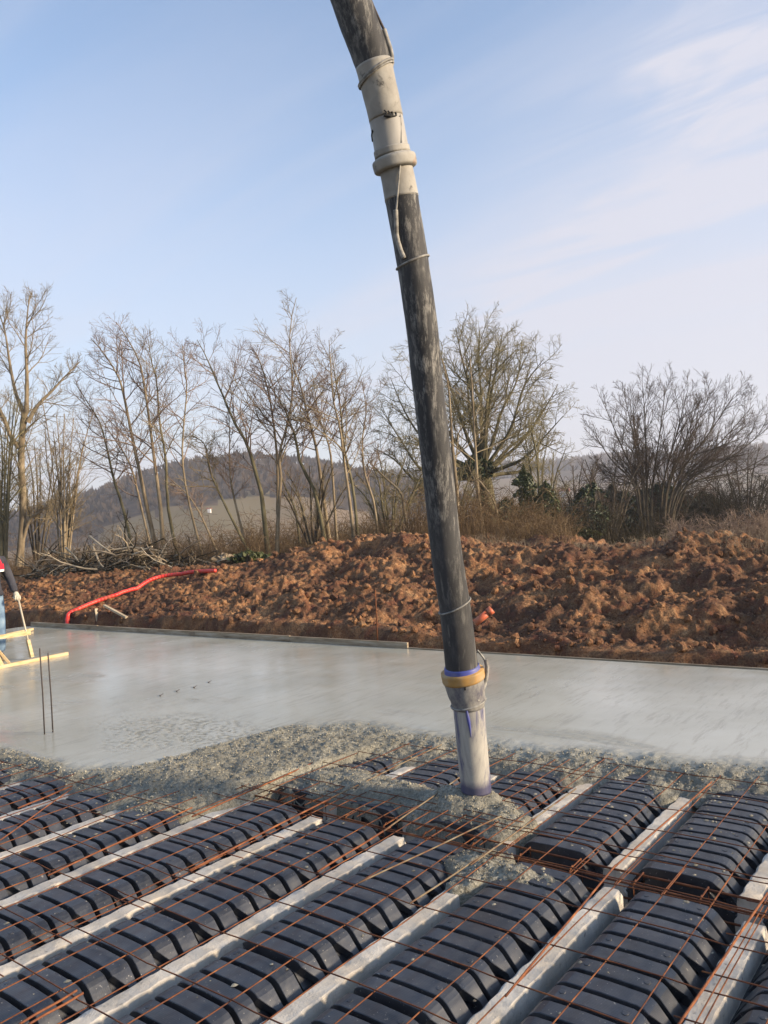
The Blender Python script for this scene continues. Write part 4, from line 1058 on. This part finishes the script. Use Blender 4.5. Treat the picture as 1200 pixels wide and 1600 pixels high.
def float_tool():
    a, b = on(105, 1021, ZTOP+0.02), on(-75, 1057, ZTOP+0.02)
    e = empty('concrete_float', (a+b)/2); tag(e, 'yellow timber float with upright handles dragged over the wet slab', 'float')
    o0 = (a+b)/2
    def part(name, f, mat): mbb = MB(); f(mbb); obj(name, mbb.mesh(name, False), MT[mat], e)
    part('float_bar', lambda q: q.beam(a-o0, b-o0, 0.06, 0.045), 'timber')
    d = (b-a)/np.linalg.norm(b-a)
    h1, h2 = np.array(LH)+np.array([0.02, 0.0, -0.005]), np.array(RH)
    f1 = on(50, 1027, ZTOP+0.03); f2 = f1+(h2-h1)*1.0; f2[2] = f1[2]
    f2 = a+d*((f2-a)@d); f2[2] = f1[2]
    m1, m2 = f1+(h1-f1)*0.40, f2+(h2-f2)*0.40
    for f, mm, h in ((f1, m1, h1), (f2, m2, h2)):
        part('socket', lambda q: q.beam(f-o0, f+(mm-f)*0.72-o0, 0.045, 0.045, (1, 0, 0)), 'timber')
        bar('handle_rod', np.array([f+(mm-f)*0.6, mm, h+(h-f)*0.015])-o0, 0.013, 'aluminium', e, 8)
    cb = m1+(m2-m1)*-0.10; ce = m1+(m2-m1)*1.3
    part('cross_bar', lambda q: q.beam(cb-o0, ce-o0, 0.035, 0.055), 'timber')
    part('brace', lambda q: q.beam(m2-o0, (f1+f2)/2+(f2-f1)*0.25-o0, 0.03, 0.03), 'timber')
float_tool()

# ------------------------------------------------------------------ bare trees
def kids(P, R, m, t0, t1, ang, ratio, n, up, wob, rg, minr, taper=0.25, flat=0.0, lenpow=0.6):
    """m side branches on each of the polylines P (B,k,3): returns their polylines and radii"""
    B, k = P.shape[:2]
    t = (t0+(t1-t0)*(np.arange(m)[None, :]+rg.random((B, m)))/m)
    f = t*(k-1); i = np.minimum(f.astype(int), k-2); w = (f-i)[..., None]
    bi = np.arange(B)[:, None]
    base = P[bi, i]*(1-w)+P[bi, i+1]*w
    tan = P[bi, i+1]-P[bi, i]; tan /= np.linalg.norm(tan, axis=2, keepdims=True)+1e-9
    r0 = R[bi, i]*(1-w[..., 0])+R[bi, i+1]*w[..., 0]
    ln = np.linalg.norm(np.diff(P, axis=1), axis=2).sum(1)[:, None]*ratio*(0.55+0.7*rg.random((B, m)))*(1.08-t)**lenpow
    rnd = rg.normal(size=(B, m, 3)); rnd -= (rnd*tan).sum(-1, keepdims=True)*tan
    rnd /= np.linalg.norm(rnd, axis=2, keepdims=True)+1e-9
    a = np.radians(ang[0]+(ang[1]-ang[0])*rg.random((B, m)))[..., None]
    d = tan*np.cos(a)+rnd*np.sin(a); d[..., 2] += flat; d /= np.linalg.norm(d, axis=2, keepdims=True)
    d = d.reshape(-1, 3); ln = ln.reshape(-1); base = base.reshape(-1, 3); r0 = r0.reshape(-1)
    C = len(d); out_ = np.zeros((C, n, 3)); out_[:, 0] = base
    st = (ln/(n-1))[:, None]; cur = d.copy()
    for s in range(1, n):
        cur = cur+rg.normal(0, wob, (C, 3))+np.array([0, 0, up]); cur /= np.linalg.norm(cur, axis=1, keepdims=True)
        out_[:, s] = out_[:, s-1]+cur*st
    rb = np.clip(np.minimum(r0*0.72, ln*0.0075+minr), minr, None)
    rr = rb[:, None]*(1-(1-taper)*np.linspace(0, 1, n)[None, :])
    return out_, np.maximum(rr, minr*0.7)

def tree(name, label, trunks, levels, bark, twig, rg, group=None, cat='tree', sides=(8, 5, 4, 3, 3), crown_from=2):
    """trunks: list of (points, radius0, radius1); levels: list of kids() settings"""
    base = np.asarray(trunks[0][0][0])
    e = empty(name, base); tag(e, label, cat, group)
    tr = MB(); cr = MB(); P = []; R = []
    for pts, ra, rb in trunks:
        S = spline(pts, 14); rad = ra+(rb-ra)*np.linspace(0, 1, 14)**0.8
        rad[0] *= 1.25
        P.append(S); R.append(rad)
    P, R = np.array(P), np.array(R)
    V, q = tubes(P-base, R, sides[0]); tr.add(V, q)
    for i, lv in enumerate(levels):
        P, R = kids(P, R, rg=rg, **lv)
        V, q = tubes(P-base, R, sides[min(i+1, len(sides)-1)])
        (tr if i+1 < crown_from else cr).add(V, q)
    obj('trunk', tr.mesh('trunk'), MT[bark], e)
    if cr.n: obj('crown', cr.mesh('crown'), MT[twig], e)
    return e
def trace(pts, d, tilt=0.0):               # trunk line at depth d, with a small lean in depth of its own
    n = len(pts)
    return [at(x, y, d+tilt*i/(n-1)) for i, (x, y) in enumerate(pts)]
def rpx(px, d): return px*d/F_PX
def dep(px, y): return y/ray(px, 830)[1]      # depth at which a sight line meets the row Y = y
def sapling_levels(k=1.0):
    return [dict(m=int(22*k), t0=0.27, t1=0.97, ang=(38, 66), ratio=0.34, n=8, up=0.04, wob=0.09, minr=0.0065, taper=0.3, lenpow=0.6),
            dict(m=8, t0=0.12, t1=1.0, ang=(25, 55), ratio=0.52, n=5, up=0.03, wob=0.11, minr=0.0040, taper=0.45, lenpow=0.35),
            dict(m=4, t0=0.15, t1=1.0, ang=(25, 60), ratio=0.6, n=4, up=0.02, wob=0.11, minr=0.0031, taper=0.6, lenpow=0.3)]
SAP = [
 ([(210, 862), (194, 800), (178, 750), (168, 705), (157, 663), (139, 632), (115, 595)], 18.0, 4.2, 'slender leaning sapling just right of the brush stems, bending left', 0.5),
 ([(249, 864), (231, 800), (218, 737), (205, 676), (193, 616), (184, 587), (163, 553), (142, 529)], 18.5, 5.6, 'thickest sapling of the left clump, leaning left', -0.4),
 ([(256, 864), (251, 797), (244, 742), (234, 663), (226, 608), (218, 566), (199, 529), (181, 503)], 18.2, 5.2, 'tallest sapling of the left clump behind the brush pile', 0.3),
 ([(278, 860), (262, 789), (259, 716), (249, 658), (245, 597), (236, 563), (232, 530)], 18.8, 4.0, 'thin pale sapling at the right of the left clump', 0.0),
 ([(318, 862), (295, 785), (285, 720), (287, 665), (292, 605), (287, 565), (285, 540)], 19.5, 3.2, 'very thin wavy sapling standing alone between the clumps', 0.0),
 ([(240, 862), (225, 812), (208, 740), (192, 705), (172, 676), (150, 640)], 19.0, 3.4, 'thin sapling branching low within the left clump', 0.6),
 ([(422, 872), (413, 817), (409, 774), (395, 723), (385, 692), (365, 658), (351, 624), (337, 593), (323, 559), (308, 531)], 17.5, 6.2, 'stout crooked sapling leaning far left in the middle clump', -0.3),
 ([(432, 868), (435, 794), (439, 749), (436, 712), (444, 681), (454, 638), (457, 599), (453, 553), (454, 505), (463, 465)], 17.8, 4.6, 'tallest sapling of all with a straight whip top, in the middle clump', 0.2),
 ([(434, 790), (433, 718), (425, 644), (416, 599), (405, 562), (395, 545)], 18.0, 3.6, 'sapling stem rising close beside the tallest one', 0.4),
 ([(510, 850), (493, 771), (470, 726), (461, 681), (453, 661), (444, 638), (420, 600), (408, 570)], 18.6, 5.0, 'sapling leaning left out of the bramble right of the middle clump', 0.3),
 ([(517, 850), (501, 746), (493, 695), (481, 650), (470, 604), (459, 576), (455, 550)], 19.2, 4.6, 'upright sapling in the bramble left of the paired stems', -0.3),
 ([(555, 850), (546, 780), (538, 723), (531, 667), (521, 627), (517, 576), (514, 531)], 18.4, 4.4, 'left stem of the paired straight saplings', 0.0),
 ([(561, 850), (552, 766), (538, 701), (532, 638), (524, 593), (520, 560)], 18.9, 4.0, 'right stem of the paired straight saplings', 0.2),
 ([(527, 845), (518, 723), (510, 684), (498, 650), (493, 616), (488, 585)], 20.0, 3.0, 'thin dark sapling just left of the paired stems', 0.0),
 ([(393, 872), (368, 788), (359, 737), (359, 681), (357, 640)], 17.2, 3.2, 'thin pale stem leaning left at the foot of the middle clump', 0.0),
 ([(400, 870), (351, 788), (328, 735), (320, 695), (300, 680)], 17.0, 3.6, 'low stem leaning strongly left at the foot of the middle clump', 0.0),
 ([(345, 862), (325, 830), (308, 795), (290, 770), (262, 745)], 20.5, 3.0, 'short arching stem leaning over the brush pile', 0.0),
 ([(592, 850), (585, 790), (570, 740), (566, 690), (572, 640), (566, 600)], 21.0, 3.6, 'sapling between the paired stems and the broad oak', 0.0),
 ([(470, 855), (462, 800), (445, 760), (430, 720), (400, 690)], 21.0, 3.4, 'dark crooked stem behind the tallest sapling', 0.0),
]
for i, (pts, d, r, lab, tl) in enumerate(SAP):
    rg = np.random.default_rng(100+i)
    pts = [(x, y+(14 if j == 0 else 0)) for j, (x, y) in enumerate(pts)]
    d = dep(pts[0][0], 13.6+(d-17)*0.6)
    tree('sapling', lab, [(trace(pts, d, tl), rpx(r, d)*0.72, rpx(0.5, d))], sapling_levels(0.6+0.45*min(1, r/5)), 'bark' if i % 3 else 'bark_oak', 'twig_red' if i % 4 != 3 else 'twig_tan', rg, 'saplings behind the bank', crown_from=1, sides=(7, 4, 3, 3))
for i, (pts, d, r, lab) in enumerate([
 ([(758, 850), (748, 780), (744, 720), (741, 670), (737, 600), (734, 560)], 20, 4.0, 'pale slender stem standing in front of the broad oak'),
 ([(716, 850), (714, 770), (707, 700), (704, 650), (700, 600), (690, 560)], 20.5, 4.6, 'pale stem appearing at the right edge of the hose in front of the oak'),
 ([(775, 850), (778, 812), (770, 780), (752, 755), (744, 748)], 19.5, 2.6, 'thin pale stem bent over in front of the oak trunk'),
 ([(640, 850), (632, 800), (626, 770), (600, 745), (575, 720)], 21, 4.0, 'dark stem leaning left beside the hose, below the oak')]):
    tree('sapling', lab, [(trace(pts, d), rpx(r, d)*0.85, rpx(0.9, d))], sapling_levels(0.5), 'bark', 'twig_tan', np.random.default_rng(150+i), 'slender stems near the oak', crown_from=1, sides=(7, 4, 3, 3))

# big tree at the left edge
D = dep(30, 14.0)
tree('broad_tree', 'tall forked tree with ochre trunk at the left edge', [
    (trace([(30, 885), (36, 800), (33, 720), (36, 660), (41, 640)], D), rpx(5.6, D), rpx(4.6, D)),
    (trace([(40, 655), (24, 612), (14, 560), (8, 520), (-4, 480)], D, 0.6), rpx(3.6, D), rpx(0.6, D)),
    (trace([(41, 645), (42, 590), (40, 540), (42, 500), (46, 462)], D, -0.4), rpx(3.8, D), rpx(0.6, D)),
    (trace([(43, 660), (60, 632), (80, 612), (100, 590), (125, 565)], D, 0.3), rpx(3.6, D), rpx(0.7, D)),
    (trace([(30, 700), (16, 680), (4, 650), (-14, 610), (-30, 560)], D, -0.5), rpx(4.2, D), rpx(0.8, D)),
    (trace([(33, 855), (45, 815), (62, 800), (66, 790)], D, -0.3), rpx(3.0, D), rpx(1.8, D))],
    [dict(m=12, t0=0.25, t1=1.0, ang=(28, 60), ratio=0.46, n=7, up=0.06, wob=0.12, minr=0.009, taper=0.3, lenpow=0.4),
     dict(m=9, t0=0.15, t1=1.0, ang=(25, 60), ratio=0.55, n=5, up=0.05, wob=0.13, minr=0.005, taper=0.4, lenpow=0.35),
     dict(m=6, t0=0.2, t1=1.0, ang=(25, 60), ratio=0.6, n=4, up=0.04, wob=0.14, minr=0.0036, taper=0.6, lenpow=0.35)], 'bark', 'twig_tan', np.random.default_rng(11), sides=(9, 5, 4, 3))
# multi-stemmed coppice clumps
def coppice(label, px, py, d, n, spread, top, seed, twig='twig_tan', bark='bark', rr=2.6):
    rg = np.random.default_rng(seed); T = []
    if px < 500: d = dep(px, 13.2+(d-18)*0.5)
    for i in range(n):
        u = (i+0.5)/n*2-1+rg.normal(0, 0.12); h = (py-top)*(0.65+0.4*rg.random())
        p = [(px+u*6, py), (px+u*spread*0.35, py-h*0.35), (px+u*spread*0.62+rg.normal(0, 2), py-h*0.7), (px+u*spread+rg.normal(0, 4), py-h)]
        T.append((trace(p, d+rg.normal(0, 0.3), rg.normal(0, 0.5)), rpx(rr*(0.7+0.5*rg.random()), d), rpx(0.6, d)))
    return tree('coppice', label, T, [dict(m=12, t0=0.2, t1=1.0, ang=(20, 50), ratio=0.34, n=6, up=0.05, wob=0.12, minr=0.0065, taper=0.35),
        dict(m=7, t0=0.2, t1=1.0, ang=(25, 55), ratio=0.45, n=4, up=0.04, wob=0.13, minr=0.004, taper=0.4),
        dict(m=3, t0=0.3, t1=1.0, ang=(25, 55), ratio=0.5, n=3, up=0.03, wob=0.13, minr=0.003, taper=0.5)], bark, twig, rg, 'multi stemmed coppice clumps', crown_from=1, sides=(6, 4, 3, 3))
coppice('bushy coppice of many upright stems right of the tall left tree', 100, 880, 20, 12, 42, 630, 21, rr=1.7)
coppice('mossy thicket of stems at the very left edge', 4, 885, 18.5, 10, 30, 600, 22, 'twig_olive', 'bark_oak', 2.6)
coppice('low thicket behind the tall left tree', 60, 880, 23, 9, 60, 690, 23, 'twig_tan', 'bark_dark', 1.8)
coppice('coppice with olive twigs right of the oak', 848, 855, 27, 7, 38, 645, 24, 'twig_olive', 'bark_oak')
coppice('tangled low coppice left of the hose', 610, 850, 23, 10, 70, 690, 25, 'twig_olive', 'bark_oak')
coppice('tangled coppice under the middle saplings', 490, 850, 21, 9, 60, 720, 26, 'twig_tan', 'bark_dark')
coppice('low olive thicket under the oak', 700, 850, 25, 10, 70, 715, 27, 'twig_olive', 'bark_oak')

# the broad oak behind the hose
D = 30.0
rg = np.random.default_rng(41)
oak = [(trace([(768, 862), (763, 810), (757, 765), (752, 735)], D), rpx(17, D), rpx(13, D))]
for ex, ey, mx, my, tl in ((596, 640, 660, 735, -0.4), (585, 700, 650, 750, 0.6), (610, 590, 665, 690, 1.4), (640, 560, 690, 660, -1.8), (680, 525, 715, 640, 1.0), (712, 512, 738, 620, -1.2), (750, 512, 752, 620, 0.8), (785, 520, 765, 630, -1.6),
                       (815, 532, 785, 640, 1.8), (850, 560, 800, 665, -0.8), (872, 600, 815, 690, 1.0), (880, 650, 820, 715, -1.6), (874, 690, 815, 735, 0.8), (730, 540, 735, 650, 2.6), (770, 545, 760, 640, -2.8), (640, 680, 690, 715, -2.6), (840, 640, 795, 700, 2.8)):
    oak.append((trace([(753+rg.normal(0, 3), 742+rg.normal(0, 5)), ((753+mx)/2, (738+my)/2+4), (mx, my), ((mx+ex)/2+rg.normal(0, 5), (my+ey)/2+rg.normal(0, 5)), (ex, ey)], D, tl), rpx(4.2, D), rpx(0.5, D)))
tree('oak_tree', 'broad rounded leafless oak standing behind the hose', oak,
    [dict(m=13, t0=0.2, t1=0.96, ang=(25, 60), ratio=0.38, n=7, up=0.05, wob=0.15, minr=0.010, taper=0.3, lenpow=0.3),
     dict(m=10, t0=0.15, t1=1.0, ang=(30, 65), ratio=0.55, n=5, up=0.05, wob=0.18, minr=0.0075, taper=0.45, lenpow=0.35),
     dict(m=6, t0=0.15, t1=1.0, ang=(30, 70), ratio=0.6, n=4, up=0.05, wob=0.2, minr=0.0052, taper=0.6, lenpow=0.35)], 'bark_oak', 'twig_olive', rg, sides=(9, 5, 4, 3))
# the fan-shaped tree at the right
D = 38.0
rg = np.random.default_rng(43)
T = []
for bx, ex, ey, tl in ((1003, 925, 650, 0.8), (1005, 945, 612, -1.5), (1010, 975, 592, 1.2), (1014, 1005, 585, -1.0), (1020, 1040, 582, 1.8), (1034, 1075, 586, -1.2), (1040, 1112, 588, 1.0), (1044, 1148, 594, -1.8), (1048, 1178, 610, 1.2), (1050, 1208, 640, -0.8), (1008, 930, 700, 1.6), (1012, 985, 610, 2.8), (1040, 1090, 610, -2.8), (1046, 1165, 640, 2.6), (1052, 1228, 672, -0.4)):
    by = 842
    ey = ey+22; ex = 1062+(ex-1062)*1.0
    T.append((trace([(bx, by), (bx+(ex-bx)*0.03-3, by-45), (bx+(ex-bx)*0.17-2, by-70-0.12*(by-ey)), (bx+(ex-bx)*0.60, by-(by-ey)*0.72), (ex, ey)], D, tl), rpx(3.0, D), rpx(0.4, D)))
tree('broad_tree', 'wide fan shaped leafless tree with many stems at the right', T,
    [dict(m=16, t0=0.38, t1=1.0, ang=(18, 48), ratio=0.34, n=7, up=0.03, wob=0.08, minr=0.010, taper=0.3, lenpow=0.35),
     dict(m=9, t0=0.15, t1=1.0, ang=(20, 45), ratio=0.55, n=5, up=0.03, wob=0.10, minr=0.0075, taper=0.45, lenpow=0.35),
     dict(m=5, t0=0.2, t1=1.0, ang=(20, 50), ratio=0.6, n=4, up=0.03, wob=0.12, minr=0.0056, taper=0.6, lenpow=0.35)], 'bark_dark', 'twig_dark', rg, sides=(7, 4, 3, 3))
coppice('dark tangled trees at the right edge beyond the fan shaped tree', 1165, 850, 44, 9, 70, 690, 31, 'twig_dark', 'bark_dark', 2.4)
coppice('dark low thicket left of the fan shaped tree', 955, 845, 36, 10, 60, 715, 32, 'twig_dark', 'bark_dark', 2.0)
coppice('dark slender stems between the olive coppice and the fan shaped tree', 905, 845, 34, 7, 40, 722, 33, 'twig_dark', 'bark_dark', 2.0)
coppice('dense dark hedge stems under the fan shaped tree', 1040, 848, 40, 12, 90, 715, 34, 'twig_dark', 'bark_dark', 2.0)
D = 24
tree('broad_tree', 'tree mostly outside the frame, only twig tips at the right edge', [(trace([(1330, 850), (1315, 760), (1300, 690), (1285, 620), (1270, 570)], D), 0.12, 0.02)],
     sapling_levels(1.0), 'bark_dark', 'twig_dark', np.random.default_rng(45), crown_from=1, sides=(7, 4, 3, 3))

# leafy evergreens
def leafy(name, label, px, py, d, wpx, hpx, n, mat, seed, size=0.075, cone=0.0, group=None):
    rg = np.random.default_rng(seed)
    b = at(px, py, d); e = empty(name, b); tag(e, label, 'shrub', group)
    w, h = rpx(wpx, d), rpx(hpx, d)
    t = rg.random(n); ang = rg.uniform(0, 6.28, n)
    prof = (1-cone)*np.sin(np.clip(t*0.95+0.08, 0, 1)*math.pi)**0.6+cone*(1-t)**0.7
    rad = w*prof*(0.35+0.65*rg.random(n)**0.5)
    lump = 1+0.75*fbm(ang*1.4+seed, t*5, seed, 3)
    c = np.stack([rad*lump*np.cos(ang), rad*lump*np.sin(ang), t*h*(1+0.10*fbm(ang*2, t*3, seed+5, 2))], 1)
    keep = fbm(c[:, 0]*2.2+c[:, 1]*1.3, c[:, 2]*2.2+seed, seed+9, 3) > -0.22
    c = c[keep]; m = len(c)
    u = rg.normal(size=(m, 3)); u /= np.linalg.norm(u, axis=1, keepdims=True)
    v = np.cross(u, rg.normal(size=(m, 3))); v /= np.linalg.norm(v, axis=1, keepdims=True)
    s = (size*(0.6+0.8*rg.random(m)))[:, None]
    V = np.stack([c-u*s, c+v*s*0.55, c+u*s, c-v*s*0.55], 1)
    obj('foliage', mesh('foliage', V, np.arange(4*m).reshape(-1, 4), False), MT[mat], e)
    mb = MB()
    for k in range(5):
        a = rg.uniform(0, 6.28); mb.tube([(0, 0, -0.4), (0.1*w*math.cos(a), 0.1*w*math.sin(a), h*0.35), (0.45*w*math.cos(a), 0.45*w*math.sin(a), h*0.8)], [0.04, 0.03, 0.01], 5)
    obj('stem', mb.mesh('stem'), MT['bark_dark'], e)
leafy('evergreen_shrub', 'dark green ivy clad shrub right of the oak', 826, 852, 26, 30, 118, 6500, 'leaf_mid', 51, 0.05, 0.0)
leafy('evergreen_shrub', 'low dark evergreen at the foot of the oak', 795, 852, 25, 34, 70, 5000, 'leaf_dark', 52, 0.07)
leafy('evergreen_shrub', 'narrow dark ivy column left of the dark hedge', 925, 842, 33, 30, 88, 4200, 'leaf_dark', 53, 0.07, 0.0)
leafy('evergreen_shrub', 'yellow green bush beside the olive coppice', 858, 850, 25.5, 26, 95, 3200, 'leaf_mid', 54, 0.055, 0.2)
leafy('evergreen_shrub', 'dark evergreen mass low in the hedge, left part', 960, 848, 42, 55, 84, 6500, 'leaf_dark', 55, 0.13)
leafy('evergreen_shrub', 'dark evergreen mass low in the hedge under the fan shaped tree', 1035, 848, 43, 62, 90, 7500, 'leaf_dark', 56, 0.13)
leafy('evergreen_shrub', 'dark evergreen mass low in the hedge, right part', 1105, 850, 44, 40, 78, 4500, 'leaf_dark', 57, 0.13)
leafy('low_plant', 'small patch of green bramble leaves beside the brush pile', 388, 878, dep(388, 12.2), 26, 16, 1200, 'leaf_mid', 58, 0.05)
leafy('low_plant', 'green bramble leaves at the bank crest right of the oak', 890, 846, 20, 45, 22, 1600, 'leaf_mid', 59, 0.05)
for i, (px, d, w, h) in enumerate(((752, 29.7, 11, 70), (745, 29.6, 26, 26))):
    leafy('ivy', ['ivy growing up the oak trunk', 'ivy clump in the fork of the oak'][i], px+8*(1-i), [838, 752][i], d, w, h*(1 if i == 0 else 1.6), 1800, 'leaf_dark', 60+i, 0.07)

# undergrowth: one mass of thin arching stems
def undergrowth(name, label, n, px0, px1, d0, d1, h, mat, seed, py=None, rad=0.006):
    rg = np.random.default_rng(seed)
    px = rg.uniform(px0, px1, n); d = rg.uniform(d0, d1, n)
    c = np.array([wall(a, 850, b) for a, b in zip(px, d)])
    gz = np.array([max(bank_base(np.array(p[0]), np.array(p[1])) if p[1] < 19.5 else land(np.array(p[0]), np.array(p[1])), -9) for p in c])
    c[:, 2] = gz-0.05
    a = rg.uniform(0, 6.28, n); hh = h*(0.3+0.9*rg.random(n))*(0.6+0.8*sstep(-0.4, 0.5, fbm(c[:, 0]*0.6, c[:, 1]*0.6, seed, 3)))
    out_ = np.stack([np.cos(a), np.sin(a), 0*a], 1)*(hh*rg.uniform(0.1, 0.9, n))[:, None]
    t = np.linspace(0, 1, 5)[None, :, None]
    P = c[:, None, :]+out_[:, None, :]*t**1.5+np.array([0, 0, 1.0])*hh[:, None, None]*(1.55*t-0.75*t**2.6)
    P += rg.normal(0, 0.03, P.shape)*t*h
    V, q = tubes(P, np.full((n, 5), rad)*(1-0.6*t[..., 0]), 3)
    K, KR = kids(P, np.full((n, 5), rad), 4, 0.3, 1.0, (25, 70), 0.4, 3, 0.0, 0.2, rg, rad*0.6)
    V2, q2 = tubes(K, KR, 3)
    mb = MB(); mb.add(V, q); mb.add(V2, q2)
    tag(obj(name, mb.mesh(name), MT[mat]), label, 'undergrowth', kind='stuff')
undergrowth('undergrowth', 'brown bramble and dead bracken under the left trees', 4200, -120, 420, 12.9, 17.5, 0.75, 'brush', 71)
undergrowth('undergrowth', 'tan bramble tangle under the middle saplings and the oak', 4200, 380, 900, 14.0, 22, 1.0, 'brush', 72)
undergrowth('undergrowth', 'dark bramble at the foot of the hedge', 3800, 820, 1330, 17, 32, 0.8, 'brush_dark', 73)
undergrowth('undergrowth', 'reddish scrub at the crest at the far right', 1500, 1050, 1330, 14.2, 17, 0.5, 'twig_red', 74, rad=0.005)
undergrowth('undergrowth', 'far brown scrub in the valley behind the saplings', 3000, -150, 900, 20, 50, 2.0, 'brush', 75, rad=0.012)
undergrowth('undergrowth', 'far dark scrub in the valley behind the hedge', 2600, 700, 1350, 40, 70, 3.0, 'brush_dark', 76, rad=0.02)
undergrowth('undergrowth', 'tall dark tangled hedge below the fan shaped tree', 2600, 880, 1150, 41, 48, 2.6, 'brush_dark', 78, rad=0.013)
undergrowth('grass', 'dry grass stalks on the crest of the bank', 900, 700, 1260, 12.4, 13.6, 0.22, 'stick', 77, rad=0.002)

# brush pile of cut branches
def brush_pile():
    c0 = wall(170, 893, 12.0); c0[2] = 0
    e = empty('brush_pile', (c0[0], c0[1], bank_z(c0[0], c0[1]))); tag(e, 'long heap of cut branches lying on the bank at the left', 'brush pile')
    rg = np.random.default_rng(81)
    protos = []
    for k in range(7):
        n = 6; P = np.zeros((1, n, 3)); cur = np.array([1.0, 0, 0])
        for s in range(1, n):
            cur = cur+rg.normal(0, 0.22, 3); cur /= np.linalg.norm(cur); P[0, s] = P[0, s-1]+cur*0.24
        R = np.linspace(0.024, 0.009, n)[None]*rg.uniform(0.55, 1.1)
        V, q = tubes(P, R, 6); mb = MB(); mb.add(V, q)
        K, KR = kids(P, R, 4, 0.3, 1.0, (25, 60), 0.5, 4, 0, 0.2, rg, 0.006); V2, q2 = tubes(K, KR, 4); mb.add(V2, q2)
        K2, KR2 = kids(K, KR, 3, 0.3, 1.0, (25, 60), 0.5, 3, 0, 0.2, rg, 0.004); V2, q2 = tubes(K2, KR2, 3); mb.add(V2, q2)
        me = mb.mesh('branch'); me.materials.append(MT['stick_pale' if k == 0 else ('brush_dark' if k in (2, 3, 4, 5) else 'stick')]); protos.append(me)
    ax = wall(318, 880, 12.4)-wall(48, 900, 11.8); ax[2] = 0
    s0 = wall(48, 900, 11.8)
    for i in range(230):
        t = rg.random(); p = s0+ax*t; p[1] += rg.normal(0, 0.35)
        hmax = 0.62*math.sin(min(1, max(0.05, t*1.02))*math.pi)**0.5*(0.75+0.25*math.sin(t*13))
        z = bank_z(p[0], p[1])+hmax*rg.random()**1.1
        o = bpy.data.objects.new('branch', protos[i % 7]); sc.collection.objects.link(o); o.parent = e
        o.location = Vector((p[0], p[1], z))-e.location
        o.rotation_euler = (rg.uniform(0, 6.28), rg.normal(0, 0.28), rg.choice([0, math.pi])+math.atan2(ax[1], ax[0])+rg.normal(0, 0.6))
        o.scale = [rg.uniform(0.6, 1.35)]*3
    for pts in ([(97, 892), (118, 882), (132, 873), (136, 856), (140, 851), (147, 851)], [(145, 854), (150, 866), (156, 880), (166, 890)], [(70, 858), (82, 861), (94, 864)], [(205, 868), (222, 861), (238, 854)], [(53, 890), (62, 893), (70, 901)], [(103, 856), (116, 868), (124, 880)], [(139, 837), (155, 850), (172, 862)]):
        P = np.array([wall(a, b, 11.75) for a, b in pts]); o = bar('pale_branch', spline(P, 14)-np.array(e.location), np.linspace(0.03, 0.018, 14), 'stick_pale', e, 6)
brush_pile()
# pale stump
p = wall(353, 877, 12.0); mb = MB(); rg = np.random.default_rng(90)
ball(mb, (0, 0, 0.02), (0.24, 0.2, 0.12), 26, 18)
V = mb.V[0]; mb.V[0] = V*(1+0.9*fbm(V[:, 0]*12, V[:, 2]*14+V[:, 1]*9, 3, 4))[:, None]
tag(obj('stump', mb.mesh('stump', False), MT['stick'], None, p), 'pale torn stump lying at the right end of the brush pile', 'stump')

# ------------------------------------------------------------------ air
mb = MB(); mb.box((-1500, -80, -60), (900, 1450, 80))
a = bpy.data.materials.new('haze_air'); a.use_nodes = True; nt = a.node_tree; nt.nodes.remove(nt.nodes['Principled BSDF'])
vol = nt.nodes.new('ShaderNodeVolumePrincipled'); vol.inputs['Color'].default_value = (0.90, 0.92, 1.0, 1); vol.inputs['Density'].default_value = 0.00065
vol.inputs['Anisotropy'].default_value = 0.2
nt.links.new(vol.outputs[0], nt.nodes['Material Output'].inputs['Volume'])
tag(obj('haze', mb.mesh('haze', False), a), 'thin pale winter haze', 'haze', kind='stuff')
